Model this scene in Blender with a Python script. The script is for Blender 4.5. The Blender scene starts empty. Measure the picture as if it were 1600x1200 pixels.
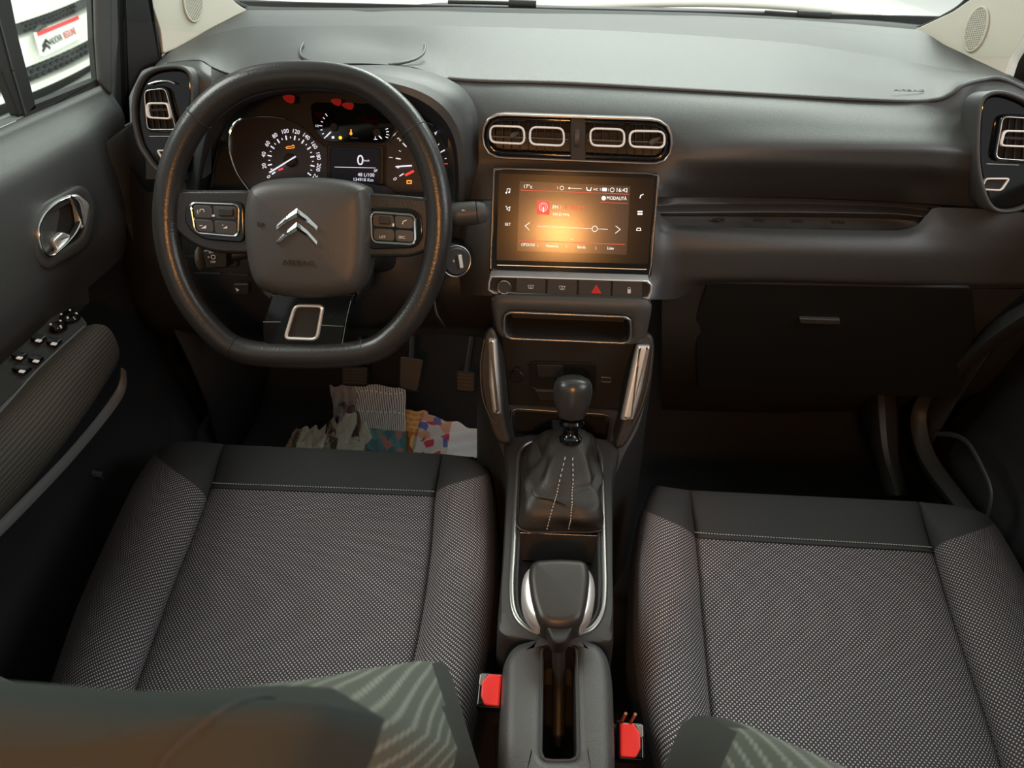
import bpy, bmesh, math, random
import numpy as np
from mathutils import Vector, Matrix
random.seed(7); rng = np.random.RandomState(7)
C = bpy.context.scene.collection
sc = bpy.context.scene
# ---------------------------------------------------------------- camera
FL = 1150.0
CAM = np.array([-0.018, 0.0, 1.12])
def _basis(p, y, r):
    p, y, r = [math.radians(a) for a in (p, y, r)]
    R = np.array([1., 0, 0]); U = np.array([0, math.sin(p), math.cos(p)]); F = np.array([0, math.cos(p), -math.sin(p)])
    c, s = math.cos(y), math.sin(y)
    Z = np.array([[c, -s, 0], [s, c, 0], [0, 0, 1.]])
    R, U, F = Z @ R, Z @ U, Z @ F
    return R * math.cos(r) + U * math.sin(r), -R * math.sin(r) + U * math.cos(r), F
CR, CU, CF = _basis(38, 3.99, .44)
cd = bpy.data.cameras.new('camera'); cam = bpy.data.objects.new('camera', cd); C.objects.link(cam)
cd.sensor_fit = 'HORIZONTAL'; cd.sensor_width = 36; cd.lens = 36 * FL / 1600; cd.clip_start = .02; cd.clip_end = 200
cam.matrix_world = Matrix([[CR[i], CU[i], -CF[i], CAM[i]] for i in range(3)] + [[0, 0, 0, 1]])
cd.dof.use_dof = True; cd.dof.focus_distance = .98; cd.dof.aperture_fstop = 9
sc.camera = cam
sc.view_settings.view_transform = 'Standard'; sc.view_settings.look = 'None'
sc.view_settings.gamma = 1; sc.view_settings.use_curve_mapping = False
sc.view_settings.exposure = 0.0
# ---------------------------------------------------------------- light
wd = bpy.data.worlds.new('world'); sc.world = wd; wd.use_nodes = True
wn = wd.node_tree.nodes; wn['Background'].inputs[0].default_value = (.93, .97, .95, 1); wn['Background'].inputs[1].default_value = .58
def area(name, loc, target, sx, sy, power, col):
    l = bpy.data.lights.new(name, 'AREA'); l.shape = 'RECTANGLE'; l.size = sx; l.size_y = sy; l.energy = power; l.color = col
    o = bpy.data.objects.new(name, l); C.objects.link(o); o.location = loc
    o.rotation_euler = (Vector(target) - Vector(loc)).to_track_quat('-Z', 'Y').to_euler(); return o
area('showroom_light_front', (.9, 3.2, 2.6), (.2, 1.0, .7), 3.2, 1.2, 120, (.93, 1, .93))
area('showroom_light_left', (-2.4, 1.2, 2.6), (-2.8, 2.2, 0), 1.6, 2.4, 140, (.97, 1, .93))
area('showroom_light_right', (2.6, .2, 2.4), (.2, .7, .4), 1.6, 2.4, 60, (.95, .98, 1))
area('fill_light_far', (0, 7, 3.2), (0, 7, 0), 5, 3, 260, (.97, 1, .95))  # added light, brightens the far floor beyond the bonnet
area('rear_courtesy_lamp', (-.02, -.45, 1.268), (.0, .95, .58), .10, .06, 7.5, (1, .42, .12))
# ---------------------------------------------------------------- photo geometry helpers
def ray(u, v): return CF + (u - 800) / FL * CR + (600 - v) / FL * CU
def atX(u, v, x): d = ray(u, v); return CAM + d * ((x - CAM[0]) / d[0])
def atY(u, v, y): d = ray(u, v); return CAM + d * ((y - CAM[1]) / d[1])
def atZ(u, v, z): d = ray(u, v); return CAM + d * ((z - CAM[2]) / d[2])
def atD(u, v, t): return CAM + ray(u, v) * t
def unit(a): a = np.asarray(a, float); return a / np.linalg.norm(a)
class Pl:
    def __init__(s, o, n, up=(0, 0, 1)):
        s.o = np.asarray(o, float); s.n = unit(n); s.ex = unit(np.cross(up, s.n)); s.ey = np.cross(s.n, s.ex)
    def w(s, a, b, h=0.): return s.o + s.ex * a + s.ey * b + s.n * h
    def loc(s, u, v, h=0.):
        d = ray(u, v); t = ((s.o + s.n * h - CAM) @ s.n) / (d @ s.n); q = CAM + d * t - s.o
        return np.array((q @ s.ex, q @ s.ey))
    def px(s, u, v, h=0.): a = s.loc(u, v, h); return s.w(a[0], a[1], h)
def tilt(deg): t = math.radians(deg); return (0, -math.cos(t), math.sin(t))
def pchip(x, y, xs):
    x = np.asarray(x, float); y = np.asarray(y, float); h = np.diff(x); d = np.diff(y) / h; m = np.zeros(len(x))
    if len(x) == 2: return np.interp(xs, x, y)
    m[0], m[-1] = d[0], d[-1]
    for i in range(1, len(x) - 1):
        m[i] = 0 if d[i-1] * d[i] <= 0 else (h[i-1] + h[i]) / ((h[i-1]) / d[i-1] + h[i] / d[i])
    k = np.clip(np.searchsorted(x, xs, side='right') - 1, 0, len(x) - 2); t = np.clip((xs - x[k]) / h[k], 0, 1)
    return ((1 + 2*t) * (1-t)**2 * y[k] + t * (1-t)**2 * h[k] * m[k] + t*t*(3 - 2*t) * y[k+1] + t*t*(t-1) * h[k] * m[k+1])
def catmull(P, n=8, closed=True):
    P = [np.asarray(p, float) for p in P]; N = len(P); out = []
    rngk = range(N) if closed else range(N - 1)
    for i in rngk:
        if closed: a, b, c, d = P[i-1], P[i], P[(i+1) % N], P[(i+2) % N]
        else: a, b, c, d = P[max(i-1, 0)], P[i], P[i+1], P[min(i+2, N-1)]
        for j in range(n):
            t = j / n
            out.append(.5 * ((2*b) + (c-a)*t + (2*a-5*b+4*c-d)*t*t + (3*b-a-3*c+d)*t**3))
    if not closed: out.append(P[-1])
    return np.array(out)
def rcorner(P, r, n=6):
    """closed polygon with rounded corners; r a number or a list"""
    P = [np.asarray(p, float) for p in P]; N = len(P); out = []
    for i in range(N):
        a, b, c = P[i-1], P[i], P[(i+1) % N]; rr = r[i] if isinstance(r, (list, tuple)) else r
        la, lc = np.linalg.norm(a-b), np.linalg.norm(c-b); k = min(rr, la*.49, lc*.49)
        p0 = b + (a-b)/la*k; p1 = b + (c-b)/lc*k
        for j in range(n + 1):
            t = j / n; out.append((1-t)**2*p0 + 2*t*(1-t)*b + t*t*p1)
    return np.array(out)
def resample(P, n, closed=True):
    P = np.asarray(P, float); Q = np.vstack([P, P[:1]]) if closed else P
    L = np.concatenate([[0], np.cumsum(np.linalg.norm(np.diff(Q, axis=0), axis=1))])
    s = np.linspace(0, L[-1], n + 1)[:-1] if closed else np.linspace(0, L[-1], n)
    return np.stack([np.interp(s, L, Q[:, i]) for i in range(Q.shape[1])], 1)
def parea(P): x, y = P[:, 0], P[:, 1]; return .5 * np.sum(x*np.roll(y, -1) - y*np.roll(x, -1))
def ccw(P): P = np.asarray(P, float); return P if parea(P) > 0 else P[::-1]
def inset(P, d):
    if abs(d) < 1e-9: return P.copy()
    T = np.roll(P, -1, 0) - np.roll(P, 1, 0); T /= np.maximum(np.linalg.norm(T, axis=1), 1e-9)[:, None]
    return P + np.stack([-T[:, 1], T[:, 0]], 1) * d
def L2(pl, pts, h=0.): return np.array([pl.loc(u, v, h) for u, v in pts])
class MB:
    def __init__(s): s.v = []; s.f = []; s.uv = {}
    def add(s, V, F_, UV=None):
        b = len(s.v); s.v += [tuple(map(float, p)) for p in V]; s.f += [tuple(b + i for i in f) for f in F_]
        if UV is not None:
            for i, q in enumerate(UV): s.uv[b + i] = (float(q[0]), float(q[1]))
        return s
    def grid(s, G, closed_u=False, uv=True, cap=False):
        G = np.asarray(G); M, N = G.shape[:2]; F_ = []
        for i in range(M - 1):
            for j in range(N if closed_u else N - 1):
                k = (j + 1) % N; F_.append((i*N+j, i*N+k, (i+1)*N+k, (i+1)*N+j))
        if cap: F_ += [tuple(range(N))[::-1], tuple((M-1)*N + j for j in range(N))]
        du = np.concatenate([np.zeros((M, 1)), np.cumsum(np.linalg.norm(np.diff(G, axis=1), axis=2), 1)], 1)
        dv = np.concatenate([np.zeros((1, N)), np.cumsum(np.linalg.norm(np.diff(G, axis=0), axis=2), 0)], 0)
        mid = du[:, N//2][:, None]; du = du - mid; dv = np.repeat(dv.mean(1)[:, None], N, 1) * .5 + dv * .5
        return s.add(G.reshape(-1, 3), F_, np.stack([du.ravel(), dv.ravel()], 1) if uv else None)
    def loft(s, rings, cap=True, closed=True): return s.grid(np.array(rings), closed_u=closed, uv=False, cap=cap)
    def prism(s, pl, P, h0, h1, bev=0., steps=3, dome=0.):
        """P in plane metres; solid from h0 to h1 with a rounded top edge"""
        P = ccw(P); rings = [[pl.w(a, b, h0) for a, b in P], [pl.w(a, b, h1 - bev) for a, b in P]]
        if bev > 0:
            for k in range(1, steps + 1):
                t = k / steps * math.pi / 2; q = inset(P, bev * (1 - math.cos(t)))
                rings.append([pl.w(a, b, h1 - bev + bev * math.sin(t)) for a, b in q])
        if dome:
            q = inset(P, bev); c = q.mean(0)
            for k in range(1, 9):
                t = k / 8; qq = c + (q - c) * (1 - t*.999); rings.append([pl.w(a, b, h1 + dome * (1 - (1-t)**2)) for a, b in qq])
        return s.loft(rings)
    def frame(s, pl, Po, Pi, h0, h1, bev=0.0):
        n = max(len(Po), len(Pi), 48); Po = resample(ccw(Po), n); Pi = resample(ccw(Pi), n)
        k = np.argmin([np.sum((Po - np.roll(Pi, -j, 0))**2) for j in range(n)]); Pi = np.roll(Pi, -k, 0)
        R = lambda P, h: [pl.w(a, b, h) for a, b in P]
        rings = [R(Pi, h0), R(Po, h0), R(Po, h1 - bev)]
        if bev: rings += [R(Po + (Pi-Po)*.15, h1 - bev*.3), R(Po + (Pi-Po)*.35, h1), R(Po + (Pi-Po)*.65, h1), R(Po + (Pi-Po)*.85, h1 - bev*.3)]
        else: rings += [R(Po, h1)]
        rings += [R(Pi, h1 - bev), R(Pi, h0)]
        return s.grid(np.array(rings), closed_u=True, uv=False)
    def tube(s, P, r, closed=False, n=10, cap=True, flat=None):
        P = np.asarray(P, float); N = len(P); rr = np.broadcast_to(r, (N,)) ; rings = []
        T = np.array([unit((P[(i+1) % N] if closed else P[min(i+1, N-1)]) - (P[i-1] if closed else P[max(i-1, 0)])) for i in range(N)])
        a = np.array([0, 0, 1.]) if abs(T[0][2]) < .9 else np.array([1., 0, 0])
        if flat is not None: a = np.asarray(flat[0], float)
        nrm = unit(a - T[0] * (a @ T[0]))
        for i in range(N):
            nrm = unit((a if flat is not None else nrm) - T[i] * ((a if flat is not None else nrm) @ T[i])); b = np.cross(T[i], nrm)
            fx = flat[1] if flat is not None else 1.
            rings.append([P[i] + (nrm * math.cos(t) * fx + b * math.sin(t)) * rr[i] for t in np.linspace(0, 2*math.pi, n, endpoint=False)])
        if closed: rings.append(rings[0]); return s.grid(np.array(rings), closed_u=True, uv=False)
        return s.grid(np.array(rings), closed_u=True, uv=False, cap=cap)
    def ring(s, pl, pts, r, h, n=8, flat=1.):
        P = np.array([pl.w(a, b, h) for a, b in pts]); return s.tube(P, r, closed=True, n=n, flat=(pl.n, flat))
    def stroke(s, pl, pts, w, h0, h1, closed=False):
        pts = np.asarray(pts, float); N = len(pts)
        for i in range(N if closed else N - 1):
            a, b = pts[i], pts[(i+1) % N]; t = unit(b - a); q = np.array([-t[1], t[0]]) * w/2; e = t * w * .25
            P = [a - q - e, b - q + e, b + q + e, a + q - e]
            V = [pl.w(x, y, h0) for x, y in P] + [pl.w(x, y, h1) for x, y in P]
            s.add(V, [(4, 5, 6, 7), (0, 1, 5, 4), (1, 2, 6, 5), (2, 3, 7, 6), (3, 0, 4, 7)])
        return s
    def lathe(s, o, axis, prof, n=32, sx=1., sy=1., ref=(1, 0, 0)):
        axis = unit(axis); e1 = unit(np.asarray(ref, float) - axis * (np.asarray(ref) @ axis)); e2 = np.cross(axis, e1); o = np.asarray(o, float)
        rings = [[o + axis*h + (e1*math.cos(t)*sx + e2*math.sin(t)*sy)*r for t in np.linspace(0, 2*math.pi, n, endpoint=False)] for r, h in prof]
        return s.loft(rings)
    def box(s, c, d, ax=None, bev=0.):
        ax = np.eye(3) if ax is None else np.asarray(ax); pl = Pl(c, ax[2], up=ax[1])
        P = rcorner([(-d[0]/2, -d[1]/2), (d[0]/2, -d[1]/2), (d[0]/2, d[1]/2), (-d[0]/2, d[1]/2)], bev) if bev else np.array([(-d[0]/2, -d[1]/2), (d[0]/2, -d[1]/2), (d[0]/2, d[1]/2), (-d[0]/2, d[1]/2)])
        return s.prism(pl, P, -d[2]/2, d[2]/2, bev*.6)
    def text(s, txt, pl, u, v, hp, h=0., rot=0., depth=.0002, sx=1.):
        a = pl.loc(u, v, h); b = pl.loc(u, v - hp, h); H = np.linalg.norm(b - a)
        return s.textm(txt, pl, a, H, h, rot, depth, sx)
    def textm(s, txt, pl, a, H, h=0., rot=0., depth=.0002, sx=1.):
        cu = bpy.data.curves.new('t', 'FONT'); cu.body = txt; cu.align_x = 'CENTER'; cu.align_y = 'CENTER'; cu.size = H * 1.3 / .7; cu.resolution_u = 3
        cu.extrude = depth / 2; o = bpy.data.objects.new('t', cu); C.objects.link(o)
        me = bpy.data.meshes.new_from_object(o.evaluated_get(bpy.context.evaluated_depsgraph_get()))
        c, sn = math.cos(rot), math.sin(rot); V = []
        for q in me.vertices:
            x, y, z = q.co; x *= sx; V.append(pl.w(a[0] + x*c - y*sn, a[1] + x*sn + y*c, h + z + depth/2))
        s.add(V, [tuple(p.vertices) for p in me.polygons])
        bpy.data.objects.remove(o); bpy.data.curves.remove(cu); bpy.data.meshes.remove(me); return s
    def obj(s, name, m, parent=None, smooth=True, weld=False, solid=0., sharp=True):
        org = np.array(parent['_o']) if parent is not None else np.mean(np.array(s.v), 0)
        me = bpy.data.meshes.new(name); me.from_pydata([tuple(np.array(p) - org) for p in s.v], [], s.f)
        if s.uv:
            ul = me.uv_layers.new(name='UVMap')
            for l in me.loops: ul.data[l.index].uv = s.uv.get(l.vertex_index, (0, 0))
        bm = bmesh.new(); bm.from_mesh(me)
        if weld: bmesh.ops.remove_doubles(bm, verts=bm.verts, dist=1e-5)
        bmesh.ops.recalc_face_normals(bm, faces=bm.faces); bm.to_mesh(me); bm.free()
        me.materials.append(m)
        if smooth:
            me.shade_smooth()
            try: sharp and me.set_sharp_from_angle(angle=math.radians(38))
            except Exception: pass
        o = bpy.data.objects.new(name, me); C.objects.link(o)
        if solid:
            md = o.modifiers.new('thickness', 'SOLIDIFY'); md.thickness = solid; md.offset = 0
        if smooth and sharp and any(len(f) > 6 for f in s.f):
            wn_ = o.modifiers.new('weighted_normals', 'WEIGHTED_NORMAL'); wn_.keep_sharp = True; wn_.weight = 80
        if parent is not None: o.parent = parent; o['_o'] = list(org)
        else: o.location = org; o['_o'] = list(org)
        return o
def thing(name, label, cat, loc, group=None):
    o = bpy.data.objects.new(name, None); C.objects.link(o); o.location = tuple(map(float, loc)); o.empty_display_size = .05
    o['label'] = label; o['category'] = cat; o['_o'] = [float(q) for q in loc]
    if group: o['group'] = group
    return o
def tag(o, label, cat, group=None):
    o['label'] = label; o['category'] = cat
    if group: o['group'] = group
    return o
def struct(o): o['kind'] = 'structure'; return o
def surf(rows, us, nsub=6):
    """rows: list of lists of (u, v, Y) control points -> grid of world points. Y may come as ('x',X) or ('z',Z)"""
    us = np.asarray(us, float); Vv = []; Yy = []
    for r in rows:
        r = sorted(r); x = [p[0] for p in r]
        Vv.append(pchip(x, [p[1] for p in r], np.clip(us, x[0], x[-1]))); Yy.append(pchip(x, [p[2] for p in r], np.clip(us, x[0], x[-1])))
    Vv = np.array(Vv); Yy = np.array(Yy); R = np.arange(len(rows)); t = np.linspace(0, len(rows)-1, (len(rows)-1)*nsub + 1)
    G = np.zeros((len(t), len(us), 3))
    for j, u in enumerate(us):
        vv = pchip(R, Vv[:, j], t); yy = pchip(R, Yy[:, j], t)
        for i in range(len(t)): G[i, j] = atY(u, vv[i], yy[i])
    return G
# ---------------------------------------------------------------- materials
def mat(name, col, rough=.5, metal=0., bump=None, spec=.5, coat=0., emit=0., ecol=None, alpha=None, coatr=.05):
    m = bpy.data.materials.new(name); m.use_nodes = True; nt = m.node_tree; b = nt.nodes['Principled BSDF']
    b.inputs['Base Color'].default_value = (*col, 1); b.inputs['Roughness'].default_value = rough; b.inputs['Metallic'].default_value = metal
    b.inputs['Specular IOR Level'].default_value = spec; b.inputs['Coat Weight'].default_value = coat; b.inputs['Coat Roughness'].default_value = coatr
    if emit: b.inputs['Emission Color'].default_value = (*(ecol or col), 1); b.inputs['Emission Strength'].default_value = emit
    if bump:
        tc = nt.nodes.new('ShaderNodeTexCoord'); n = nt.nodes.new('ShaderNodeTexNoise'); n.inputs['Scale'].default_value = bump[0]; n.inputs['Detail'].default_value = 2
        bp = nt.nodes.new('ShaderNodeBump'); bp.inputs['Strength'].default_value = bump[1]; bp.inputs['Distance'].default_value = .001
        nt.links.new(tc.outputs['Object'], n.inputs['Vector']); nt.links.new(n.outputs['Fac'], bp.inputs['Height']); nt.links.new(bp.outputs['Normal'], b.inputs['Normal'])
    return m
M = {}
M['dash'] = mat('grained_dash_plastic', (.050, .052, .054), .43, bump=(900, .35), spec=.5)
M['dash_low'] = mat('hard_lower_plastic', (.028, .028, .028), .5, bump=(900, .3))
M['black'] = mat('matt_black_plastic', (.012, .012, .013), .55)
M['deep'] = mat('black_recess', (.006, .006, .006), .7)
M['gloss'] = mat('piano_black', (.003, .003, .004), .07)
M['chrome'] = mat('satin_chrome', (.80, .80, .80), .2, 1.)
M['bchrome'] = mat('bright_chrome', (.85, .85, .85), .08, 1.)
M['satin'] = mat('satin_silver', (.82, .82, .82), .38, .75)
M['bronze'] = mat('satin_grey_bezel', (.30, .29, .28), .3, .9)
M['white_ring'] = mat('white_vent_ring', (.92, .90, .88), .3)
M['leather'] = mat('wheel_leather', (.019, .0185, .0185), .29, bump=(420, .25))
M['hub'] = mat('airbag_plastic', (.045, .044, .043), .42, bump=(1100, .25))
M['boot'] = mat('boot_leather', (.018, .015, .013), .5, bump=(300, .3))
M['stitch'] = mat('pale_thread', (.55, .52, .48), .8)
M['carpet'] = mat('dark_carpet', (.012, .012, .013), .95, bump=(700, 1.))
M['band'] = mat('plain_dark_cloth', (.030, .029, .030), .85, bump=(1500, .5))
M['shoulder_side'] = mat('dark_side_cloth', (.026, .026, .022), .9, bump=(1500, .5))
M['shoulder'] = mat('charcoal_cloth', (.036, .040, .038), .9, bump=(1500, .5), spec=.15)
M['cream'] = mat('cream_pillar_plastic', (.62, .61, .54), .55, bump=(900, .2))
M['white_car'] = mat('white_car_paint', (.86, .86, .80), .25, coat=.6)
M['red'] = mat('red_button', (.80, .035, .035), .4)
M['icon'] = mat('white_print', (.75, .75, .78), .5)
M['lit'] = mat('lit_white_print', (.8, .8, .85), .5, emit=.9, ecol=(.85, .85, 1))
M['lit_dim'] = mat('lit_dim_print', (.5, .5, .5), .5, emit=.35, ecol=(.9, .85, .95))
M['lit_red'] = mat('lit_red_sign', (.5, .02, .02), .5, emit=1.0, ecol=(1, .05, .05))
M['lit_amber'] = mat('lit_amber_sign', (.6, .2, .02), .5, emit=1.3, ecol=(1, .33, .04))
M['lit_yellow'] = mat('lit_yellow_sign', (.6, .4, .02), .5, emit=1.3, ecol=(1, .7, .04))
M['screen'] = mat('touchscreen_glass', (.006, .005, .005), .18, spec=.34, coat=.0)
M['ui'] = mat('lit_screen_area', (.02, .014, .012), .18, spec=.42, emit=.035, ecol=(.62, .45, .38))
M['ui_red'] = mat('screen_red', (.4, .02, .02), .5, emit=.75, ecol=(1, .12, .08))
M['ui_white'] = mat('screen_white', (.5, .5, .5), .5, emit=.95, ecol=(1, .96, .92))
M['lcd'] = mat('cluster_display', (.006, .007, .008), .4, spec=.2, emit=.008, ecol=(.5, .6, .9))
M['steel'] = mat('dull_steel', (.35, .33, .30), .4, .9)
M['tile'] = mat('showroom_floor', (.85, .85, .82), .35)
def fabric(name, base, dot, pu, pv, lo=.30, hi=.75, bumps=.6, stripes=False, p3=None):
    m = mat(name, base, .9, spec=.2); nt = m.node_tree; b = nt.nodes['Principled BSDF']; N = nt.nodes.new; Lk = nt.links.new
    uv = N('ShaderNodeUVMap'); sp = N('ShaderNodeSeparateXYZ'); Lk(uv.outputs[0], sp.inputs[0])
    def mth(op, a, c=None):
        n = N('ShaderNodeMath'); n.operation = op
        for i, q in enumerate((a, c)):
            if q is None: continue
            if isinstance(q, (int, float)): n.inputs[i].default_value = q
            else: Lk(q, n.inputs[i])
        return n.outputs[0]
    def cs(x, p): return mth('COSINE', mth('MULTIPLY', x, 2*math.pi/p))
    cu, cv = cs(sp.outputs[0], pu), cs(sp.outputs[1], pv)
    if stripes == 2: pat = mth('ADD', mth('MULTIPLY', cv, .8), mth('MULTIPLY', cu, .2))
    elif stripes: pat = mth('ADD', mth('MULTIPLY', cu, .75), mth('MULTIPLY', cv, .25))
    else: pat = mth('MULTIPLY', cu, cv)
    mr = N('ShaderNodeMapRange'); Lk(pat, mr.inputs[0]); mr.inputs[1].default_value = lo; mr.inputs[2].default_value = hi
    ns = N('ShaderNodeTexNoise'); ns.inputs['Scale'].default_value = 9; tc = N('ShaderNodeTexCoord'); Lk(tc.outputs['Object'], ns.inputs['Vector'])
    wear = N('ShaderNodeMapRange'); Lk(ns.outputs['Fac'], wear.inputs[0]); wear.inputs[1].default_value = .3; wear.inputs[2].default_value = .7; wear.inputs[3].default_value = .8; wear.inputs[4].default_value = 1.0
    mx = N('ShaderNodeMix'); mx.data_type = 'RGBA'; mx.inputs[6].default_value = (*base, 1); mx.inputs[7].default_value = (*dot, 1); Lk(mth('MULTIPLY', mr.outputs[0], wear.outputs[0]), mx.inputs[0]); Lk(mx.outputs[2], b.inputs['Base Color'])
    bp = N('ShaderNodeBump'); bp.inputs['Strength'].default_value = bumps; bp.inputs['Distance'].default_value = .0006; Lk(mr.outputs[0], bp.inputs['Height']); Lk(bp.outputs['Normal'], b.inputs['Normal'])
    return m
M['weave'] = fabric('dotted_seat_cloth', (.052, .043, .047), (.60, .56, .58), .0052, .0052)
M['arm'] = fabric('armrest_cloth', (.026, .023, .020), (.070, .062, .052), .0035, .0045, stripes=2)
M['stripe'] = fabric('striped_seat_cloth', (.085, .09, .075), (.20, .205, .175), .0105, .009, lo=.1, hi=.9, stripes=True)
def glass(name, tint, refl=.06):
    m = bpy.data.materials.new(name); m.use_nodes = True; nt = m.node_tree; nt.nodes.clear(); N = nt.nodes.new
    o = N('ShaderNodeOutputMaterial'); t = N('ShaderNodeBsdfTransparent'); t.inputs[0].default_value = (*tint, 1); g = N('ShaderNodeBsdfGlossy'); g.inputs['Roughness'].default_value = .02
    lw = N('ShaderNodeLayerWeight'); pw = N('ShaderNodeMath'); pw.operation = 'POWER'; pw.inputs[1].default_value = 5; nt.links.new(lw.outputs['Facing'], pw.inputs[0])
    f = N('ShaderNodeMath'); f.operation = 'MULTIPLY_ADD'; f.inputs[1].default_value = .6; f.inputs[2].default_value = .03; nt.links.new(pw.outputs[0], f.inputs[0]); mx = N('ShaderNodeMixShader')
    nt.links.new(f.outputs[0], mx.inputs[0]); nt.links.new(t.outputs[0], mx.inputs[1]); nt.links.new(g.outputs[0], mx.inputs[2]); nt.links.new(mx.outputs[0], o.inputs[0]); return m
M['glass'] = glass('clear_glass', (.93, .97, .94))
# ================================================================ DASHBOARD
dash = thing('dashboard', 'grey grained dashboard spanning the cabin under the windscreen', 'dashboard', (0, 1.2, .6))
US = np.linspace(225, 1640, 260)
# rear edge against the windscreen, inner crease, front edge of the pad
rA = [(225, 118, 1.30), (262, 78, 1.33), (300, 55, 1.36), (345, 32, 1.40), (390, 16, 1.44), (600, 16, 1.56), (900, 19, 1.60), (1200, 29, 1.56), (1430, 46, 1.44), (1480, 72, 1.40), (1560, 108, 1.33), (1640, 150, 1.26)]
rB = [(225, 121, 1.24), (262, 84, 1.27), (300, 66, 1.29), (345, 50, 1.31), (400, 41, 1.34), (600, 40, 1.38), (900, 46, 1.40), (1200, 64, 1.38), (1400, 92, 1.34), (1480, 108, 1.30), (1560, 119, 1.25), (1640, 155, 1.20)]
rC = [(225, 124, 1.16), (262, 92, 1.18), (310, 84, 1.19), (345, 84, 1.20), (480, 72, 1.23), (620, 84, 1.24), (900, 86, 1.26), (1200, 104, 1.25), (1400, 124, 1.24), (1480, 124, 1.22), (1530, 122, 1.19), (1640, 158, 1.16)]
rD = [(225, 126, 1.10), (262, 98, 1.12), (310, 94, 1.11), (330, 104, 1.11), (352, 113, 1.11), (375, 117, 1.11), (420, 110, 1.11), (480, 101, 1.11), (560, 99, 1.11), (640, 104, 1.12), (700, 122, 1.13), (760, 126, 1.14), (900, 130, 1.15), (1200, 147, 1.14), (1400, 157, 1.13), (1460, 155, 1.125), (1485, 146, 1.125), (1505, 132, 1.13), (1535, 124, 1.14), (1570, 124, 1.14), (1640, 160, 1.12)]
rB = [(u, v, y - .03*min(1, max(0, (u - 345)/120), max(0, (1480 - u)/120))) for u, v, y in rB]
MB().grid(surf([rA, rB], US, 8)).obj('windscreen_ledge', M['dash'], dash)
MB().grid(surf([rB, rC, rD], US, 8)).obj('dash_pad', M['dash'], dash)
# seam: a rolled edge along the pad front
us2 = [p[0] for p in rD if p[0] >= 690]; sm = catmull([atY(u, v + 1, y - .003) for u, v, y in rD if u >= 690], 6, False)
MB().tube(sm, .0032, n=8).obj('pad_edge', M['dash'], dash)
sm = catmull([atY(u, v + 1, y - .002) for u, v, y in rD if 262 <= u <= 420], 6, False)
MB().tube(sm, .0016, n=8).obj('pad_edge', M['black'], dash)
for q in ([(474, 68, 1.235), (469, 78, 1.20), (471, 88, 1.16), (482, 95, 1.135), (500, 99, 1.12)], [(664, 70, 1.235), (662, 82, 1.20), (650, 92, 1.16), (630, 98, 1.13), (608, 101, 1.115)]):
    MB().tube(catmull([atY(u, v, y - .003) for u, v, y in q], 6, False), .0022, n=8).obj('visor_crease', M['dash'], dash)
# fascia, right of the instrument hood
UR = np.concatenate([np.linspace(700, 760, 10), np.linspace(766, 1500, 60), np.linspace(1506, 1640, 16)])
def row(v0, v1, v2, y0, yc, yr, v3=None, y3=None):
    # u: 700, centre 900, 1200, 1640
    return [(700, v0, y0), (760, v0 + (v1-v0)*.3, yc + .004), (900, v1, yc), (1045, v1 + (v2-v1)*.45, yc + .004), (1120, v1 + (v2-v1)*.7, yr), (1200, v2, yr), (1480, v3 if v3 else v2 + 12, yr + .004), (1640, (v3 if v3 else v2 + 12) + 8, (y3 if y3 else yr + .02))]
fD = [(u, v + 2, y - .002) for u, v, y in rD if u >= 640]
fas = [fD,
       [(700, 140, 1.11), (760, 145, 1.115), (900, 150, 1.12), (1200, 168, 1.105), (1440, 178, 1.10), (1500, 170, 1.105), (1540, 150, 1.11), (1640, 175, 1.10)],
       [(700, 185, 1.075), (760, 182, 1.08), (900, 186, 1.08), (1200, 196, 1.07), (1440, 204, 1.065), (1510, 206, 1.07), (1550, 200, 1.07), (1640, 215, 1.06)],
       [(700, 230, 1.05), (760, 228, 1.055), (900, 230, 1.055), (1200, 232, 1.035), (1440, 236, 1.032), (1510, 240, 1.035), (1640, 250, 1.03)],
       [(700, 255, 1.05), (760, 252, 1.05), (900, 254, 1.045), (1200, 252, 1.032), (1440, 258, 1.032), (1510, 262, 1.035), (1640, 270, 1.03)],
       [(700, 290, 1.06), (760, 288, 1.03), (900, 288, 1.02), (1030, 285, 1.025), (1100, 281, 1.05), (1200, 281, 1.06), (1440, 288, 1.06), (1500, 292, 1.05), (1640, 300, 1.05)],
       [(700, 312, 1.06), (760, 312, 1.02), (900, 312, 1.00), (1025, 308, 1.01), (1060, 308, 1.07), (1200, 308, 1.095), (1380, 314, 1.095), (1440, 318, 1.07), (1640, 330, 1.05)]]
MB().grid(surf(fas, UR, 6)).obj('fascia', M['dash'], dash)
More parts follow.
